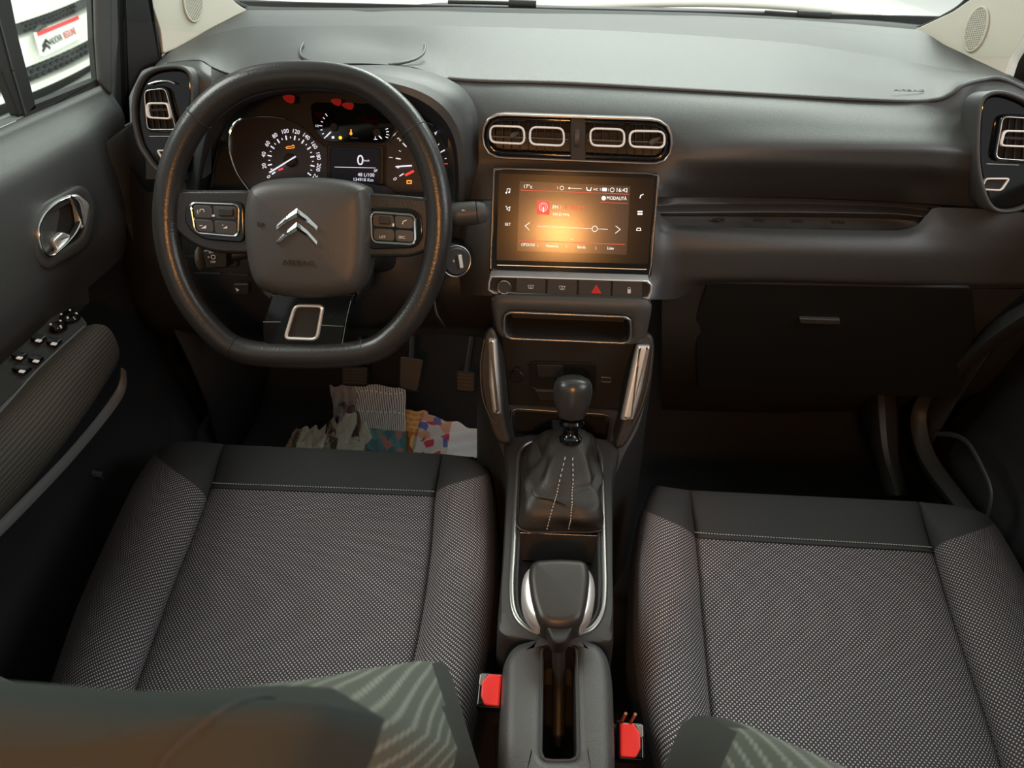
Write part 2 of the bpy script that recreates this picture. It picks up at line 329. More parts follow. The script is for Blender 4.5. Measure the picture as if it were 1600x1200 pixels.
# open shelf: soft back, ledge and lip (right of the screen)
UShelf = np.linspace(1026, 1470, 50)
sh = [[(1026, 306, 1.05), (1060, 308, 1.075), (1200, 309, 1.097), (1380, 315, 1.095), (1470, 322, 1.07)],
      [(1026, 320, 1.06), (1200, 316, 1.10), (1380, 320, 1.10), (1470, 330, 1.07)],
      [(1026, 326, 1.05), (1200, 324, 1.085), (1380, 328, 1.085), (1470, 336, 1.06)],
      [(1026, 333, 1.04), (1200, 332, 1.075), (1380, 334, 1.075), (1470, 342, 1.05)],
      [(1026, 338, 1.05), (1200, 339, 1.09), (1380, 342, 1.09), (1470, 350, 1.05)],
      [(1026, 356, 1.03), (1200, 366, 1.06), (1380, 370, 1.06), (1470, 372, 1.045)]]
MB().grid(surf(sh, UShelf, 5)).obj('open_shelf', M['dash'], dash)
for u, v in [(1118, 343), (1128, 343.5), (1182, 344.5), (1190, 345), (1241, 346), (1250, 346.5), (1305, 347.5), (1315, 348)]:
    MB().box(atY(u, v, 1.066), (.008, .002, .004)).obj('shelf_rib', M['dash_low'], dash)
# lower fascia under the shelf, glovebox surround
UL = np.concatenate([np.linspace(700, 1030, 30), np.linspace(1036, 1500, 44), np.linspace(1508, 1640, 12)])
low = [[(700, 313, 1.06), (760, 313, 1.02), (900, 313, 1.0), (1020, 310, 1.01), (1034, 340, 1.02), (1060, 352, 1.03), (1200, 357, 1.03), (1400, 360, 1.03), (1430, 354, 1.03), (1462, 324, 1.04), (1640, 335, 1.04)],
       [(700, 345, 1.05), (760, 345, 1.0), (900, 350, .985), (1020, 352, .995), (1040, 358, 1.012), (1200, 366, 1.01), (1400, 370, 1.012), (1500, 368, 1.02), (1640, 365, 1.03)],
       [(700, 390, 1.05), (760, 390, .98), (900, 395, .965), (1030, 396, .985), (1060, 396, .995), (1200, 396, .993), (1400, 402, .995), (1500, 405, 1.01), (1640, 400, 1.03)],
       [(700, 425, 1.05), (760, 425, .965), (900, 430, .95), (1030, 430, .975), (1060, 432, .995), (1200, 434, .995), (1400, 440, .998), (1500, 440, 1.01), (1640, 440, 1.03)],
       [(700, 455, 1.06), (755, 462, .955), (900, 466, .935), (1020, 468, .945), (1050, 468, 1.0), (1100, 446, 1.012), (1200, 444, 1.012), (1400, 448, 1.014), (1500, 450, 1.02), (1640, 450, 1.04)]]
MB().grid(surf(low, UL, 6)).obj('lower_fascia', M['dash'], dash)
lo2 = [[(1040, 446, 1.012), (1200, 446, 1.014), (1400, 449, 1.016), (1640, 452, 1.04)],
       [(1035, 520, 1.02), (1200, 520, 1.03), (1400, 520, 1.03), (1640, 500, 1.04)],
       [(1030, 580, 1.06), (1200, 585, 1.07), (1400, 580, 1.07), (1640, 560, 1.07)],
       [(1025, 630, 1.14), (1200, 635, 1.16), (1400, 630, 1.16), (1640, 610, 1.12)],
       [(1025, 640, 1.22), (1200, 645, 1.26), (1400, 640, 1.26), (1640, 625, 1.2)]]
MB().grid(surf(lo2, np.linspace(1034, 1640, 40), 5)).obj('lower_panel', M['dash_low'], dash)
# glovebox lid
GB = Pl(atY(1280, 510, 1.02), tilt(-10))
lid = MB().prism(GB, rcorner(L2(GB, [(1106, 440), (1520, 449), (1525, 520), (1500, 622), (1090, 612), (1084, 500)]), .01), -.03, 0, .004).obj('glovebox_lid', mat('dark_lid_plastic', (.009, .010, .010), .5, bump=(900, .3)), dash)
hd = MB().prism(GB, rcorner(L2(GB, [(1248, 494), (1312, 496), (1311, 504), (1249, 502)]), .003), 0, .006, .002); hd.obj('lid_handle', M['dash'], lid)
MB().text('AIRBAG', Pl(atY(1420, 143, 1.165), (0, -.25, .97)), 1420, 142, 2.3, h=.002, depth=.0008, sx=1.7).obj('embossed_airbag_word', M['dash_low'], dash)
# --- instrument hood: lip and outer shoulder, dark tunnel inside
lip = [(300, 360), (308, 290), (318, 225), (335, 180), (365, 150), (420, 134), (480, 128), (545, 128), (605, 138), (650, 153), (686, 178), (708, 212), (716, 255), (716, 310), (706, 370)]
ridge = [(286, 360), (294, 285), (304, 215), (322, 168), (358, 136), (418, 120), (480, 113), (548, 112), (612, 120), (664, 134), (702, 158), (726, 198), (734, 250), (733, 312), (722, 372)]
groove = [(282, 360), (290, 283), (300, 211), (319, 163), (356, 131), (417, 116), (480, 109), (549, 108), (616, 114), (672, 128), (712, 151), (736, 192), (743, 250), (741, 312), (730, 372)]
outer = [(276, 362), (284, 280), (294, 206), (313, 157), (352, 124), (416, 110), (480, 104), (550, 102), (625, 103), (685, 117), (728, 143), (748, 188), (752, 250), (750, 315), (742, 374)]
tun = [(320, 370), (328, 300), (338, 240), (352, 200), (378, 170), (425, 150), (480, 145), (545, 145), (600, 152), (640, 168), (672, 190), (692, 222), (700, 262), (700, 310), (690, 372)]
ys = [1.02, 1.01, 1.0, .99, .985, .98, .98, .98, .98, .985, .99, 1.0, 1.005, 1.01, 1.01]
def crv(P, dy): return catmull([atY(u, v, y + dy) for (u, v), y in zip(P, ys)], 8, False)
def crv2(P, yy): return catmull([atY(u, v, y) for (u, v), y in zip(P, yy)], 8, False)
A0 = crv(lip, .0); A1 = crv2([((a+c)/2, (b+d)/2) for (a, b), (c, d) in zip(lip, ridge)], [y + .004 for y in ys]); A2 = crv(ridge, .02); A3 = crv(groove, .034)
A4 = crv2(outer, [1.05, 1.05, 1.05, 1.06, 1.08, 1.09, 1.10, 1.105, 1.105, 1.105, 1.095, 1.08, 1.06, 1.05, 1.05])
hood = MB().grid(np.array([A0 + np.array([0, .004, -.003]), A0, A1, A2]), uv=False).obj('instrument_hood', M['dash'], dash)
MB().grid(np.array([A2, A3, A4, A4 + np.array([0, .04, -.02])]), uv=False).obj('hood_shoulder', M['dash'], dash)
T0 = A0 + np.array([0, .005, -.002]); T2 = crv(tun, .12); MB().grid(np.array([T0 + (T2-T0)*k/4 for k in range(5)]), uv=False).obj('hood_tunnel', M['black'], dash)
# dash skin between the left vent, the pad and the hood
lf = [[(225, 127, 1.095), (262, 99, 1.115), (310, 95, 1.105), (330, 105, 1.105), (352, 114, 1.105), (375, 118, 1.105), (480, 103, 1.105), (640, 106, 1.11)],
      [(225, 150, 1.06), (262, 112, 1.08), (310, 115, 1.07), (340, 128, 1.07), (375, 132, 1.08), (480, 115, 1.09), (640, 118, 1.10)],
      [(225, 190, 1.045), (262, 170, 1.05), (310, 165, 1.055), (340, 175, 1.06), (375, 160, 1.08), (480, 130, 1.10), (640, 130, 1.11)],
      [(225, 280, 1.03), (262, 280, 1.03), (310, 280, 1.03), (340, 260, 1.06), (375, 200, 1.10), (480, 150, 1.13), (640, 150, 1.13)]]
MB().grid(surf(lf, np.linspace(228, 330, 60), 8)).obj('side_fascia', M['dash'], dash)
# lower driver panel, rolls under to the footwell
dl = [[(196, 240, 1.12), (230, 300, 1.05), (330, 300, 1.06), (700, 300, 1.08), (770, 300, 1.06)],
      [(196, 330, 1.08), (230, 350, 1.04), (330, 352, 1.04), (700, 352, 1.05), (770, 352, 1.03)],
      [(196, 400, 1.06), (230, 410, 1.02), (330, 412, 1.01), (600, 412, 1.0), (700, 408, 1.03), (770, 410, 1.03)],
      [(196, 460, 1.06), (230, 462, 1.02), (330, 462, 1.00), (600, 465, .99), (700, 462, 1.01), (770, 465, 1.02)],
      [(196, 500, 1.08), (230, 508, 1.04), (330, 510, 1.02), (600, 512, 1.0), (700, 510, 1.02), (770, 515, 1.03)],
      [(196, 520, 1.16), (230, 524, 1.13), (330, 525, 1.12), (600, 525, 1.1), (700, 523, 1.1), (770, 530, 1.1)]]
MB().grid(surf(dl, np.linspace(196, 770, 50), 5)).obj('knee_panel', M['black'], dash)  # matt black puts the shade left of the wheel into the panel colour
KP = Pl(atY(400, 440, .985), tilt(10))
for q in ([(305, 426), (345, 427)], [(358, 427), (388, 429)], [(294, 400), (312, 400)]): MB().stroke(KP, L2(KP, q), .0016, 0, .004).obj('panel_seam', M['dash_low'], dash)
sw = MB().prism(KP, rcorner(L2(KP, [(367, 441), (391, 441), (391, 458), (367, 458)]), .003), 0, .008, .002).obj('headlamp_level_switch', M['black'], dash)
MB().prism(KP, L2(KP, [(371, 447), (377, 450), (374, 453)]), .008, .0085).obj('switch_print', M['icon'], sw)
sw = MB().prism(KP, rcorner(L2(KP, [(355, 390), (374, 390), (374, 416), (355, 416)]), .003), 0, .006, .002).obj('dimmer_switch', M['black'], dash)
MB().stroke(KP, L2(KP, [(359, 397), (363, 397)]), .001, .006, .0065).stroke(KP, L2(KP, [(360, 403.5), (364, 403.5)]), .001, .006, .0065).obj('switch_print', M['icon'], sw)
# ================================================================ INSTRUMENT CLUSTER
CL = Pl(atY(540, 240, 1.105), tilt(27))
clu = thing('instrument_cluster', 'lit round dials and small display behind the steering wheel', 'instrument cluster', CL.o)
bp_ = [(330, 345), (330, 290), (338, 235), (352, 196), (378, 168), (425, 148), (480, 143), (545, 143), (602, 150), (644, 166), (678, 190), (700, 225), (708, 265), (708, 345)]
MB().prism(CL, catmull(L2(CL, bp_), 4), -.012, -.004).obj('backplate', M['black'], clu)
dialL = [(400, 315), (388.7, 296), (372, 272), (362, 245), (359, 225), (361, 207), (369, 193), (382, 185.5), (400, 183), (425, 183), (447, 186), (466, 194), (480, 205), (492, 217), (505, 227), (514, 240), (514, 315)]
dl_ = catmull(L2(CL, dialL), 4); d1 = MB().prism(CL, dl_, -.004, .0, .001).obj('speedometer', mat('dial_face_grey', (.035, .03, .033), .35), clu)
arc = catmull(L2(CL, dialL[:11]), 6, False); MB().tube(np.array([CL.w(a, b, .003) for a, b in arc]), np.concatenate([np.linspace(.0012, .0026, 24), np.linspace(.0026, .0008, len(arc)-24)]), n=8).obj('chrome_rim', M['bchrome'], d1)
dialR = [(604, 232), (606, 226), (616, 211), (630, 199), (645, 191), (655, 189), (672, 193), (688, 203), (699, 217), (706, 234), (710.5, 255), (711, 278), (704, 305), (690, 320), (650, 316), (636, 311), (620, 305), (604, 297)]
d2 = MB().prism(CL, catmull(L2(CL, dialR), 4), -.004, .0, .001).obj('rev_counter', mat('dial_face_brown', (.030, .024, .022), .35), clu)
arc = catmull(L2(CL, dialR[1:13]), 6, False); MB().tube(np.array([CL.w(a, b, .003) for a, b in arc]), .0016, n=8).obj('chrome_rim', M['bchrome'], d2)
MB().tube(np.array([CL.w(a, b, .003) for a, b in catmull(L2(CL, [(566, 288), (580, 290), (590, 291), (600, 295), (612, 302), (626, 309), (644, 313), (660, 314)]), 6, False)]), .0011, n=8).obj('chrome_rim', M['bchrome'], d2)
tb = MB().prism(CL, rcorner(L2(CL, [(484, 160), (620, 163), (616, 200), (603, 224), (508, 222), (490, 202)]), .012), -.004, .0015, .001).obj('gauge_panel', M['gloss'], clu)
ld = MB().prism(CL, rcorner(L2(CL, [(513, 226), (598, 228), (597, 288), (513, 286)]), .003), -.004, .0, .0005).obj('display', M['lcd'], clu)
MB().frame(CL, rcorner(L2(CL, [(512, 225), (600, 227), (599, 289), (512, 287)]), .003), rcorner(L2(CL, [(516, 229), (594, 231), (593, 284), (516, 283)]), .002), 0, .0025, .0005).obj('display_frame', M['black'], ld)
t = MB().text('0', CL, 563, 251, 12.5, .0006).text('km/h', CL, 573, 251, 2.4, .0006).stroke(CL, L2(CL, [(523, 261), (587, 262.5)]), .0006, .0004, .0008)
t.text('48 L/100', CL, 572, 273.5, 4.2, .0006).text('134918 Km', CL, 567.5, 281, 3.9, .0006).text('0P', CL, 587, 267, 3.2, .0006); t.obj('display_text', M['lit'], ld)
# speedometer marks
cs = CL.loc(455, 251)
def pol(c, r, deg, sx=1.): return np.array([c[0] + r*math.cos(math.radians(deg))*sx, c[1] + r*math.sin(math.radians(deg))])
p0, p1 = CL.loc(423, 273), CL.loc(445, 210); r0 = (np.linalg.norm(CL.loc(455, 216) - cs) + np.linalg.norm(CL.loc(421, 258) - cs)) / 2
g = MB()
a0 = 215; a1 = -34
for k in range(23):
    a = a0 + (a1 - a0) * k / 22
    big = k % 2 == 0; g.stroke(CL, [pol(cs, r0*(.92 if big else .97), a), pol(cs, r0*(1.08 if big else 1.03), a)], .0018 if big else .0011, .0004, .001)
    if big:
        n = k // 2 * 20; g.textm(str(n), CL, pol(cs, r0*1.27, a), .0048, .0004, math.radians(a - 90 if n not in () else 0), sx=.95)
g.obj('dial_marks', M['lit'], d1)
MB().lathe(CL.w(*cs, .001), CL.n, [(.010, 0), (.010, .004), (.008, .006), (0.0001, .006)]).obj('needle_hub', M['black'], d1)
MB().stroke(CL, L2(CL, [(464, 245.5), (424, 270)]), .0018, .006, .0078).obj('needle', M['lit'], d1)
MB().stroke(CL, L2(CL, [(436, 266), (442, 263.5)]), .0022, .0004, .0008).obj('warning_sign', M['lit_red'], d1)
g = MB().stroke(CL, L2(CL, [(447, 230.5), (450, 229), (456, 228.5), (458, 226.5), (460, 228.5), (459.5, 231), (456, 231.5), (448, 232)]), .0009, .0004, .0009, closed=True); g.obj('service_sign', M['lit_amber'], d1)
# rev counter marks
cr = CL.loc(659, 254); rr_ = np.linalg.norm(CL.loc(692, 236) - cr); g = MB()
for k, a in zip(range(0, 7), [212, 173, 137, 101, 65, 29, -2]):
    if k < 6: g.stroke(CL, [pol(cr, rr_*.9, a), pol(cr, rr_*1.08, a)], .0016, .0004, .001).textm(str(k), CL, pol(cr, rr_*1.3, a), .0046, .0004, math.radians(a - 90))
    if k < 6: a2 = a - 18; g.stroke(CL, [pol(cr, rr_*.98, a2), pol(cr, rr_*1.05, a2)], .0009, .0004, .001)
g.obj('dial_marks', M['lit'], d2)
MB().stroke(CL, [pol(cr, rr_*.95, -1), pol(cr, rr_*1.15, -1)], .001, .0004, .001).textm('6', CL, pol(cr, rr_*1.34, -1), .0042, .0004, math.radians(-90)).obj('red_zone_mark', M['lit_red'], d2)
MB().stroke(CL, L2(CL, [(634, 273.5), (646, 267.5)]), .0035, .0004, .0008).obj('warning_sign', M['lit_red'], d2)
MB().frame(CL, rcorner(L2(CL, [(635.5, 281.5), (643.5, 281.5), (643.5, 287.5), (635.5, 287.5)]), .0008), rcorner(L2(CL, [(637, 283), (642, 283), (642, 286), (637, 286)]), .0004), .0004, .0009).text('!', CL, 639.5, 284.5, 2.5, .0006).obj('brake_sign', M['lit_amber'], d2)
MB().stroke(CL, L2(CL, [(620, 261), (644, 259.5)]), .0020, .005, .0065).obj('needle', M['lit'], d2)
# small gauges
cg = CL.loc(523, 199); g = MB()
for k in range(7):
    a = 125 + k * 17; g.stroke(CL, [pol(cg, .0195, a), pol(cg, .0195 + (.004 if k % 3 == 0 else .0025), a)], .0011, .002, .0026)
g.textm('1/2', CL, pol(cg, .0275, 178), .0026, .002)
g.obj('gauge_marks', M['lit'], tb); g = MB()
ch = CL.loc(590, 208)
for k in range(4):
    a = -22 + k * 15; g.stroke(CL, [pol(ch, .0145, a), pol(ch, .018, a)], .0011, .002, .0026)
g.stroke(CL, L2(CL, [(588, 207), (597, 217)]), .0016, .004, .005).obj('gauge_marks', M['lit'], tb)
MB().stroke(CL, L2(CL, [(511, 214), (518, 207)]), .0016, .004, .005).obj('needle', M['lit'], tb)
g = MB().prism(CL, rcorner(L2(CL, [(519, 213), (523, 213), (523, 217), (519, 217)]), .001), .002, .0026).obj('gauge_symbol', M['lit'], tb)
g = MB().stroke(CL, L2(CL, [(587, 214), (587, 218)]), .0008, .002, .0026).stroke(CL, L2(CL, [(585, 218), (590, 218)]), .0008, .002, .0026)
g.obj('gauge_symbol', M['lit'], tb)
MB().prism(CL, [pol(CL.loc(532.5, 215.5), .0026, a) for a in range(0, 360, 20)], .002, .0028).obj('fuel_warning_sign', M['lit_yellow'], tb)
MB().prism(CL, [pol(CL.loc(549, 209), .0026, a, .8) for a in range(0, 360, 30)], .002, .0028).stroke(CL, L2(CL, [(549, 203), (549.5, 207)]), .0016, .002, .0028).obj('belt_warning_sign', M['lit_amber'], tb)
MB().text('- - - - - -', CL, 554, 215.5, 1.8, .002).obj('dim_sign', M['lit_dim'], tb)
MB().lathe(CL.w(*cg, .002), CL.n, [(.006, 0), (.0055, .004), (.0001, .004)]).obj('needle_hub', M['black'], tb)
MB().lathe(CL.w(*ch, .002), CL.n, [(.006, 0), (.0055, .004), (.0001, .004)]).obj('needle_hub', M['black'], tb)
# reflections of warning lamps in the cluster lens, shaped as glowing red plates
UPc = Pl(atY(500, 158, 1.07), (0, -.6, .8))
red_ = mat('red_glow', (.3, .01, .01), .6, emit=.10, ecol=(1, .04, .03))
for u, v, w2, h2 in [(451, 155, 9, 6), (525, 160, 8, 5), (543, 166, 9, 5)]: MB().prism(UPc, catmull(L2(UPc, [(u - w2, v - h2*.4), (u - w2*.3, v - h2), (u + w2, v - h2*.7), (u + w2*.8, v + h2), (u - w2*.2, v + h2*.8)]), 5), 0, .001).obj('warning_reflection', red_, clu)
# ================================================================ STEERING WHEEL
W = Pl(atD(473, 345, .925), tilt(25))
sw_ = thing('steering_wheel', 'black leather steering wheel with flat bottom and chrome chevron badge', 'steering wheel', W.o)
rimp = [(473, 117), (562, 130), (627, 177), (669, 247), (686, 330), (680, 405), (657, 470), (618, 522), (570, 550), (473, 556), (382, 549), (335, 520), (292, 465), (267, 400), (260, 330), (274, 250), (316, 178), (384, 130)]
RP = catmull(L2(W, rimp), 10); rim = MB().ring(W, RP, .0165, 0, n=24, flat=.95).obj('rim', M['leather'], sw_)
def near(u, v): q = W.loc(u, v); k = int(np.argmin(np.sum((RP - q)**2, 1))); return k
for u, v in [(316, 186), (644, 200), (367, 540), (566, 549)]:
    k = near(u, v); t = unit(np.append(RP[(k+1) % len(RP)] - RP[k-1], 0)); T = W.ex*t[0] + W.ey*t[1]; Nn = np.cross(T, W.n)
    cc = W.w(*RP[k]); P = [cc + (Nn*math.cos(a) + W.n*math.sin(a)*.95)*.0166 for a in np.linspace(0, 2*math.pi, 32, endpoint=False)]
    MB().tube(P, .0008, closed=True, n=6).obj('seam', M['black'], rim)
# spokes body
def plate(name, pl, pts, r, h0, h1, bev, m, par, dome=0.): return MB().prism(pl, rcorner(L2(pl, pts, h1), r), h0, h1, bev, 4, dome).obj(name, m, par)
for nm, body, gl, ringq in [('l', [(255, 296), (300, 297), (400, 297), (400, 398), (335, 396), (300, 384), (262, 352)], [(288, 326), (300, 314), (380, 315), (382, 380), (322, 375), (302, 366), (288, 348)], [(297, 317), (373, 320), (372, 370), (305, 364)]),
                            ('r', [(560, 300), (640, 306), (690, 312), (692, 372), (660, 396), (640, 402), (560, 402)], [(574, 324), (640, 325), (658, 334), (662, 368), (650, 388), (574, 390)], [(579, 331), (648, 336), (649, 382), (581, 378)])]:
    sp = plate('spoke', W, body, .018, -.012, .004, .005, M['leather'], sw_)
    gp = plate('switch_pad', W, gl, .010, .003, .0075, .002, M['gloss'], sw_)
    P = rcorner(L2(W, ringq, .009), .008); MB().ring(W, P, .0016, .0085).obj('chrome_ring', M['bchrome'], gp)
    Pq = [np.array(q, float) for q in ringq]; c4 = sum(Pq) / 4
    def bil(s, t): return Pq[0]*(1-s)*(1-t) + Pq[1]*s*(1-t) + Pq[2]*s*t + Pq[3]*(1-s)*t
    m1 = .45 if nm == 'l' else .53
    for (s0, s1, t0, t1) in [(.03, m1, .05, .5), (m1, .97, .05, .5), (.03, m1, .52, .95), (m1, .97, .52, .95)]:
        e = .012; pp = [bil(s0+e, t0+e), bil(s1-e, t0+e), bil(s1-e, t1-e), bil(s0+e, t1-e)]
        MB().prism(W, rcorner(L2(W, pp, .0095), .0045), .006, .0095, .0012).obj('button', M['hub'], gp)
    if nm == 'l':
        wh = [(341, 325), (364, 326), (364, 338), (341, 338)]; g = MB()
        g.stroke(W, L2(W, [(312, 331), (313, 327), (318, 327), (319, 331)], .0097), .0007, .0095, .0099).stroke(W, L2(W, [(309, 328), (308, 331), (310, 334)], .0097), .0007, .0095, .0099)
        g.stroke(W, L2(W, [(312, 352.5), (316, 352.5)], .0097), .0008, .0095, .0099).prism(W, L2(W, [(314, 357), (322, 352), (322, 357)], .0097), .0095, .0099)
        g.text('+', W, 348, 352, 3, .0095).prism(W, L2(W, [(348, 357), (355, 353), (355, 357)], .0097), .0095, .0099).prism(W, rcorner(L2(W, [(331, 336), (335, 335), (336, 338), (332, 339)], .0097), .001), .0095, .0099)
    else:
        wh = [(592, 338), (609, 339), (609, 351), (592, 350)]; g = MB()
        g.text('LIST', W, 597.5, 370.5, 3.3, .0095).text('SRC', W, 628, 371, 3.3, .0095).stroke(W, L2(W, [(629, 350), (630, 346), (635, 344)], .0097), .0010, .0095, .0099).prism(W, rcorner(L2(W, [(613, 349), (616, 349), (616, 354), (613, 354)], .0097), .001), .0095, .0099)
    MB().prism(W, rcorner(L2(W, wh, .012), .0018), .008, .0125, .0015).obj('thumb_roller', M['black'], gp)
    g.obj('button_print', M['icon'], gp)
hubp = [(400, 286), (430, 279), (480, 276.5), (530, 280), (562, 288), (574, 300), (578, 340), (576, 385), (572, 425), (560, 452), (535, 463), (485, 467), (435, 463), (405, 452), (390, 428), (382, 385), (380, 340), (386, 300)]
HP = catmull(L2(W, hubp, .016), 6); HP = ccw(HP)
rings = []
for dd, h in [(0, -.015), (0, .006), (.0015, .014), (.005, .021), (.010, .0255), (.017, .028)]: rings.append([W.w(a, b, h) for a, b in inset(HP, dd)])
q = inset(HP, .017); cc = q.mean(0)
for k in range(1, 10): t = k/9; rings.append([W.w(*(cc + (p-cc)*(1-t*.999)), .028 + .004*(1-(1-t)**2)) for p in q])
hub = MB().loft(rings).obj('airbag_cover', M['hub'], sw_)
MB().prism(W, catmull(L2(W, [(396, 300), (560, 300), (572, 340), (560, 462), (485, 474), (410, 462), (384, 340)], -.01), 5), -.06, -.014, .004).obj('hub_base', M['black'], sw_)
for dv, tx in [(0, 0), (21.5, -.5)]:
    o_ = [(432.5 + tx, 351 + dv*1.17), (447, 338 + dv*1.02), (463.5, 325.5 + dv), (480, 338 + dv*1.03), (496 + tx, 354 + dv*1.1), (495.5 + tx, 363 + dv*1.1), (481, 349 + dv*1.02), (464.5, 338.5 + dv), (448, 347 + dv*1.02), (432 + tx, 358.5 + dv*1.1)]
    P = L2(W, o_, .035); A_ = P[:5]; B_ = P[5:][::-1]
    rr = []
    for a, b in zip(resample(A_, 25, False), resample(B_, 25, False)):
        m_ = (a + b) / 2; rr.append([W.w(*a, .0305), W.w(*a, .034), W.w(*m_, .0365), W.w(*b, .034), W.w(*b, .0305)])
    MB().loft(rr).obj('chevron_badge', M['bchrome'], hub, smooth=False)
MB().text('AIRBAG', W, 466, 411, 6.5, .0308, depth=.0012, sx=1.25).obj('embossed_airbag_word', M['black'], hub)
MB().stroke(W, L2(W, [(403, 347), (403, 354)], .031), .0009, .030, .0315).stroke(W, L2(W, [(403, 348), (411, 349), (411, 351), (403, 352.5)], .031), .0007, .030, .0315).obj('embossed_horn_sign', M['black'], hub)
ls = plate('lower_spoke', W, [(424, 458), (556, 458), (541, 500), (532, 545), (480, 547), (412, 539), (409, 508)], .006, -.008, .004, .003, M['gloss'], sw_)
P = rcorner(L2(W, [(459, 475), (507, 476), (497, 533), (442, 531)], .006), .009); Pi = inset(ccw(P), .0042)
MB().frame(W, P, Pi, .002, .008, .002).obj('chrome_frame', M['satin'], ls)
MB().prism(W, rcorner(L2(W, [(462, 479), (502, 480), (493, 528), (447, 527)], .005), .007), .003, .0046, .0005).obj('dark_insert', M['deep'], ls)
MB().stroke(W, L2(W, [(411, 503), (438, 503)], .005), .0006, .0035, .0046).stroke(W, L2(W, [(500, 508), (536, 510)], .005), .0006, .0035, .0046).stroke(W, L2(W, [(548, 470), (541, 500), (534, 540)], .005), .0006, .0035, .0046).obj('trim_seam', M['chrome'], ls)
# ================================================================ STEERING COLUMN
co = W.w(0, 0, -.16)
col = thing('steering_column', 'black steering column shroud with stalks behind the wheel', 'steering column', co)
rings = []
for h, w_, hh, dy in [(-.045, .050, .046, 0), (-.07, .064, .056, -.004), (-.12, .07, .06, -.008), (-.19, .072, .064, -.012), (-.26, .070, .062, -.016)]:
    sq = rcorner([(-w_, -hh + dy), (w_, -hh + dy), (w_, hh + dy), (-w_, hh + dy)], .02); rings.append([W.w(a, b, h) for a, b in sq])
MB().loft(rings).obj('shroud', M['black'], col)
# wiper stalk (right), seen past the rim
a_, b_ = W.w(.04, -.0, -.09), atD(742, 333, 1.02)
st = MB().tube([a_ + (b_-a_)*t for t in np.linspace(0, .8, 8)] , np.linspace(.007, .012, 8), n=14).obj('wiper_stalk', M['black'], col)
ks = unit(b_ - a_); pp = a_ + (b_-a_)*.74
MB().lathe(pp, ks, [(.010, 0), (.0145, .006), (.0165, .02), (.016, .045)], n=24).obj('stalk_grip', M['hub'], st)
MB().lathe(pp + ks*.046, ks, [(.015, 0), (.0155, .003), (.013, .012), (.006, .017), (.0001, .018)], n=24).obj('stalk_end_button', M['dash'], st)
SG = Pl(pp + ks*.035, unit(CAM - pp)); MB().text('◂◂', SG, 725, 329, 3, .018).stroke(SG, L2(SG, [(722, 329), (724, 328)], .018), .0012, .0178, .0182).obj('stalk_print', M['icon'], st)
# cruise stalk (left lower)
K2 = Pl(atD(330, 404, 1.0), tilt(15))
cs_ = MB().prism(K2, rcorner(L2(K2, [(318, 390), (352, 388), (356, 396), (356, 418), (324, 420)]), .004), -.02, .004, .003).obj('cruise_stalk', M['black'], col)
MB().lathe(K2.px(313, 404, -.004), K2.n, [(.0085, -.01), (.0095, 0), (.008, .006), (.004, .009), (.0001, .0095)], sx=.62, sy=1.75).obj('stalk_tip', M['dash'], cs_)
MB().text('SET', K2, 330, 394, 2.6, .0042, rot=.18).text('OFF', K2, 333, 409.5, 2.6, .0042).ring(K2, [pol(K2.loc(333.5, 401.5, .004), .0028, a) for a in range(0, 360, 30)], .0004, .0045, 6).text('≡', K2, 326, 402, 2.6, .0042).obj('stalk_print', M['icon'], cs_)
a_, b_ = W.w(-.03, -.03, -.12), K2.px(330, 404, -.008); MB().tube([a_, b_], [.008, .009], n=12).obj('stalk_stem', M['black'], cs_)
# ignition lock
IG = Pl(atD(712, 408, 1.0), unit((.45, -.80, .30)))
ig = MB().lathe(IG.o - IG.n*.04, IG.n, [(.022, 0), (.022, .04), (.017, .046), (.0001, .046)], n=32).obj('ignition_lock', M['black'], col)
MB().ring(IG, [pol((0, 0), .0208, a) for a in range(0, 360, 12)], .0011, .002).obj('lock_ring', M['bronze'], ig)
MB().box(IG.w(.004, 0, .008), (.005, .018, .004), (IG.ex, IG.ey, IG.n), .001).obj('key_slot', M['satin'], ig)
MB().text('0', IG, 709, 408, 3, .0065).obj('lock_print', M['icon'], ig)
cb = catmull([atD(678, 470, 1.03), atD(682, 490, 1.03), atD(690, 503, 1.04), atD(695, 512, 1.06)], 6, False); MB().tube(cb, .0018, n=6).obj('cable', M['black'], col)
# ================================================================ CENTRE AIR VENT
VP = Pl(atY(903, 216, 1.032), tilt(14))
vent = thing('air_vent', 'wide twin air vent with four pale rings above the touchscreen', 'air vent', VP.o)
vo = rcorner(L2(VP, [(753, 176), (1052, 186), (1051, 259), (752, 247)]), .030); vi = inset(ccw(vo), .0035)
MB().frame(VP, vo, vi, -.03, .003, .002).obj('housing_rim', mat('copper_tinted_rim', (.26, .24, .23), .3, .9), vent)
MB().frame(VP, inset(ccw(vo), .0034), inset(ccw(vo), .011), -.03, -.004, .003).obj('inner_bezel', M['gloss'], vent)
MB().prism(VP, inset(ccw(vo), .003), -.045, -.034).obj('duct_back', M['deep'], vent)
dv = MB().prism(VP, rcorner(L2(VP, [(891, 182), (915, 183), (915, 252), (891, 250)]), .003), -.03, -.001, .002).obj('centre_divider', M['black'], vent)
tw = MB(); TW = VP.px(901.5, 216, -.006)
rr = [[TW + VP.ex*x + (VP.ey*math.cos(a)*1.15 + VP.n*math.sin(a)*.6)*r_ for a in np.linspace(0, 2*math.pi, 28, endpoint=False)] for x, r_ in [(-.0035, .012), (-.003, .0135), (.003, .0135), (.0035, .012)]]
tw.loft(rr).obj('thumb_wheel', M['hub'], dv)
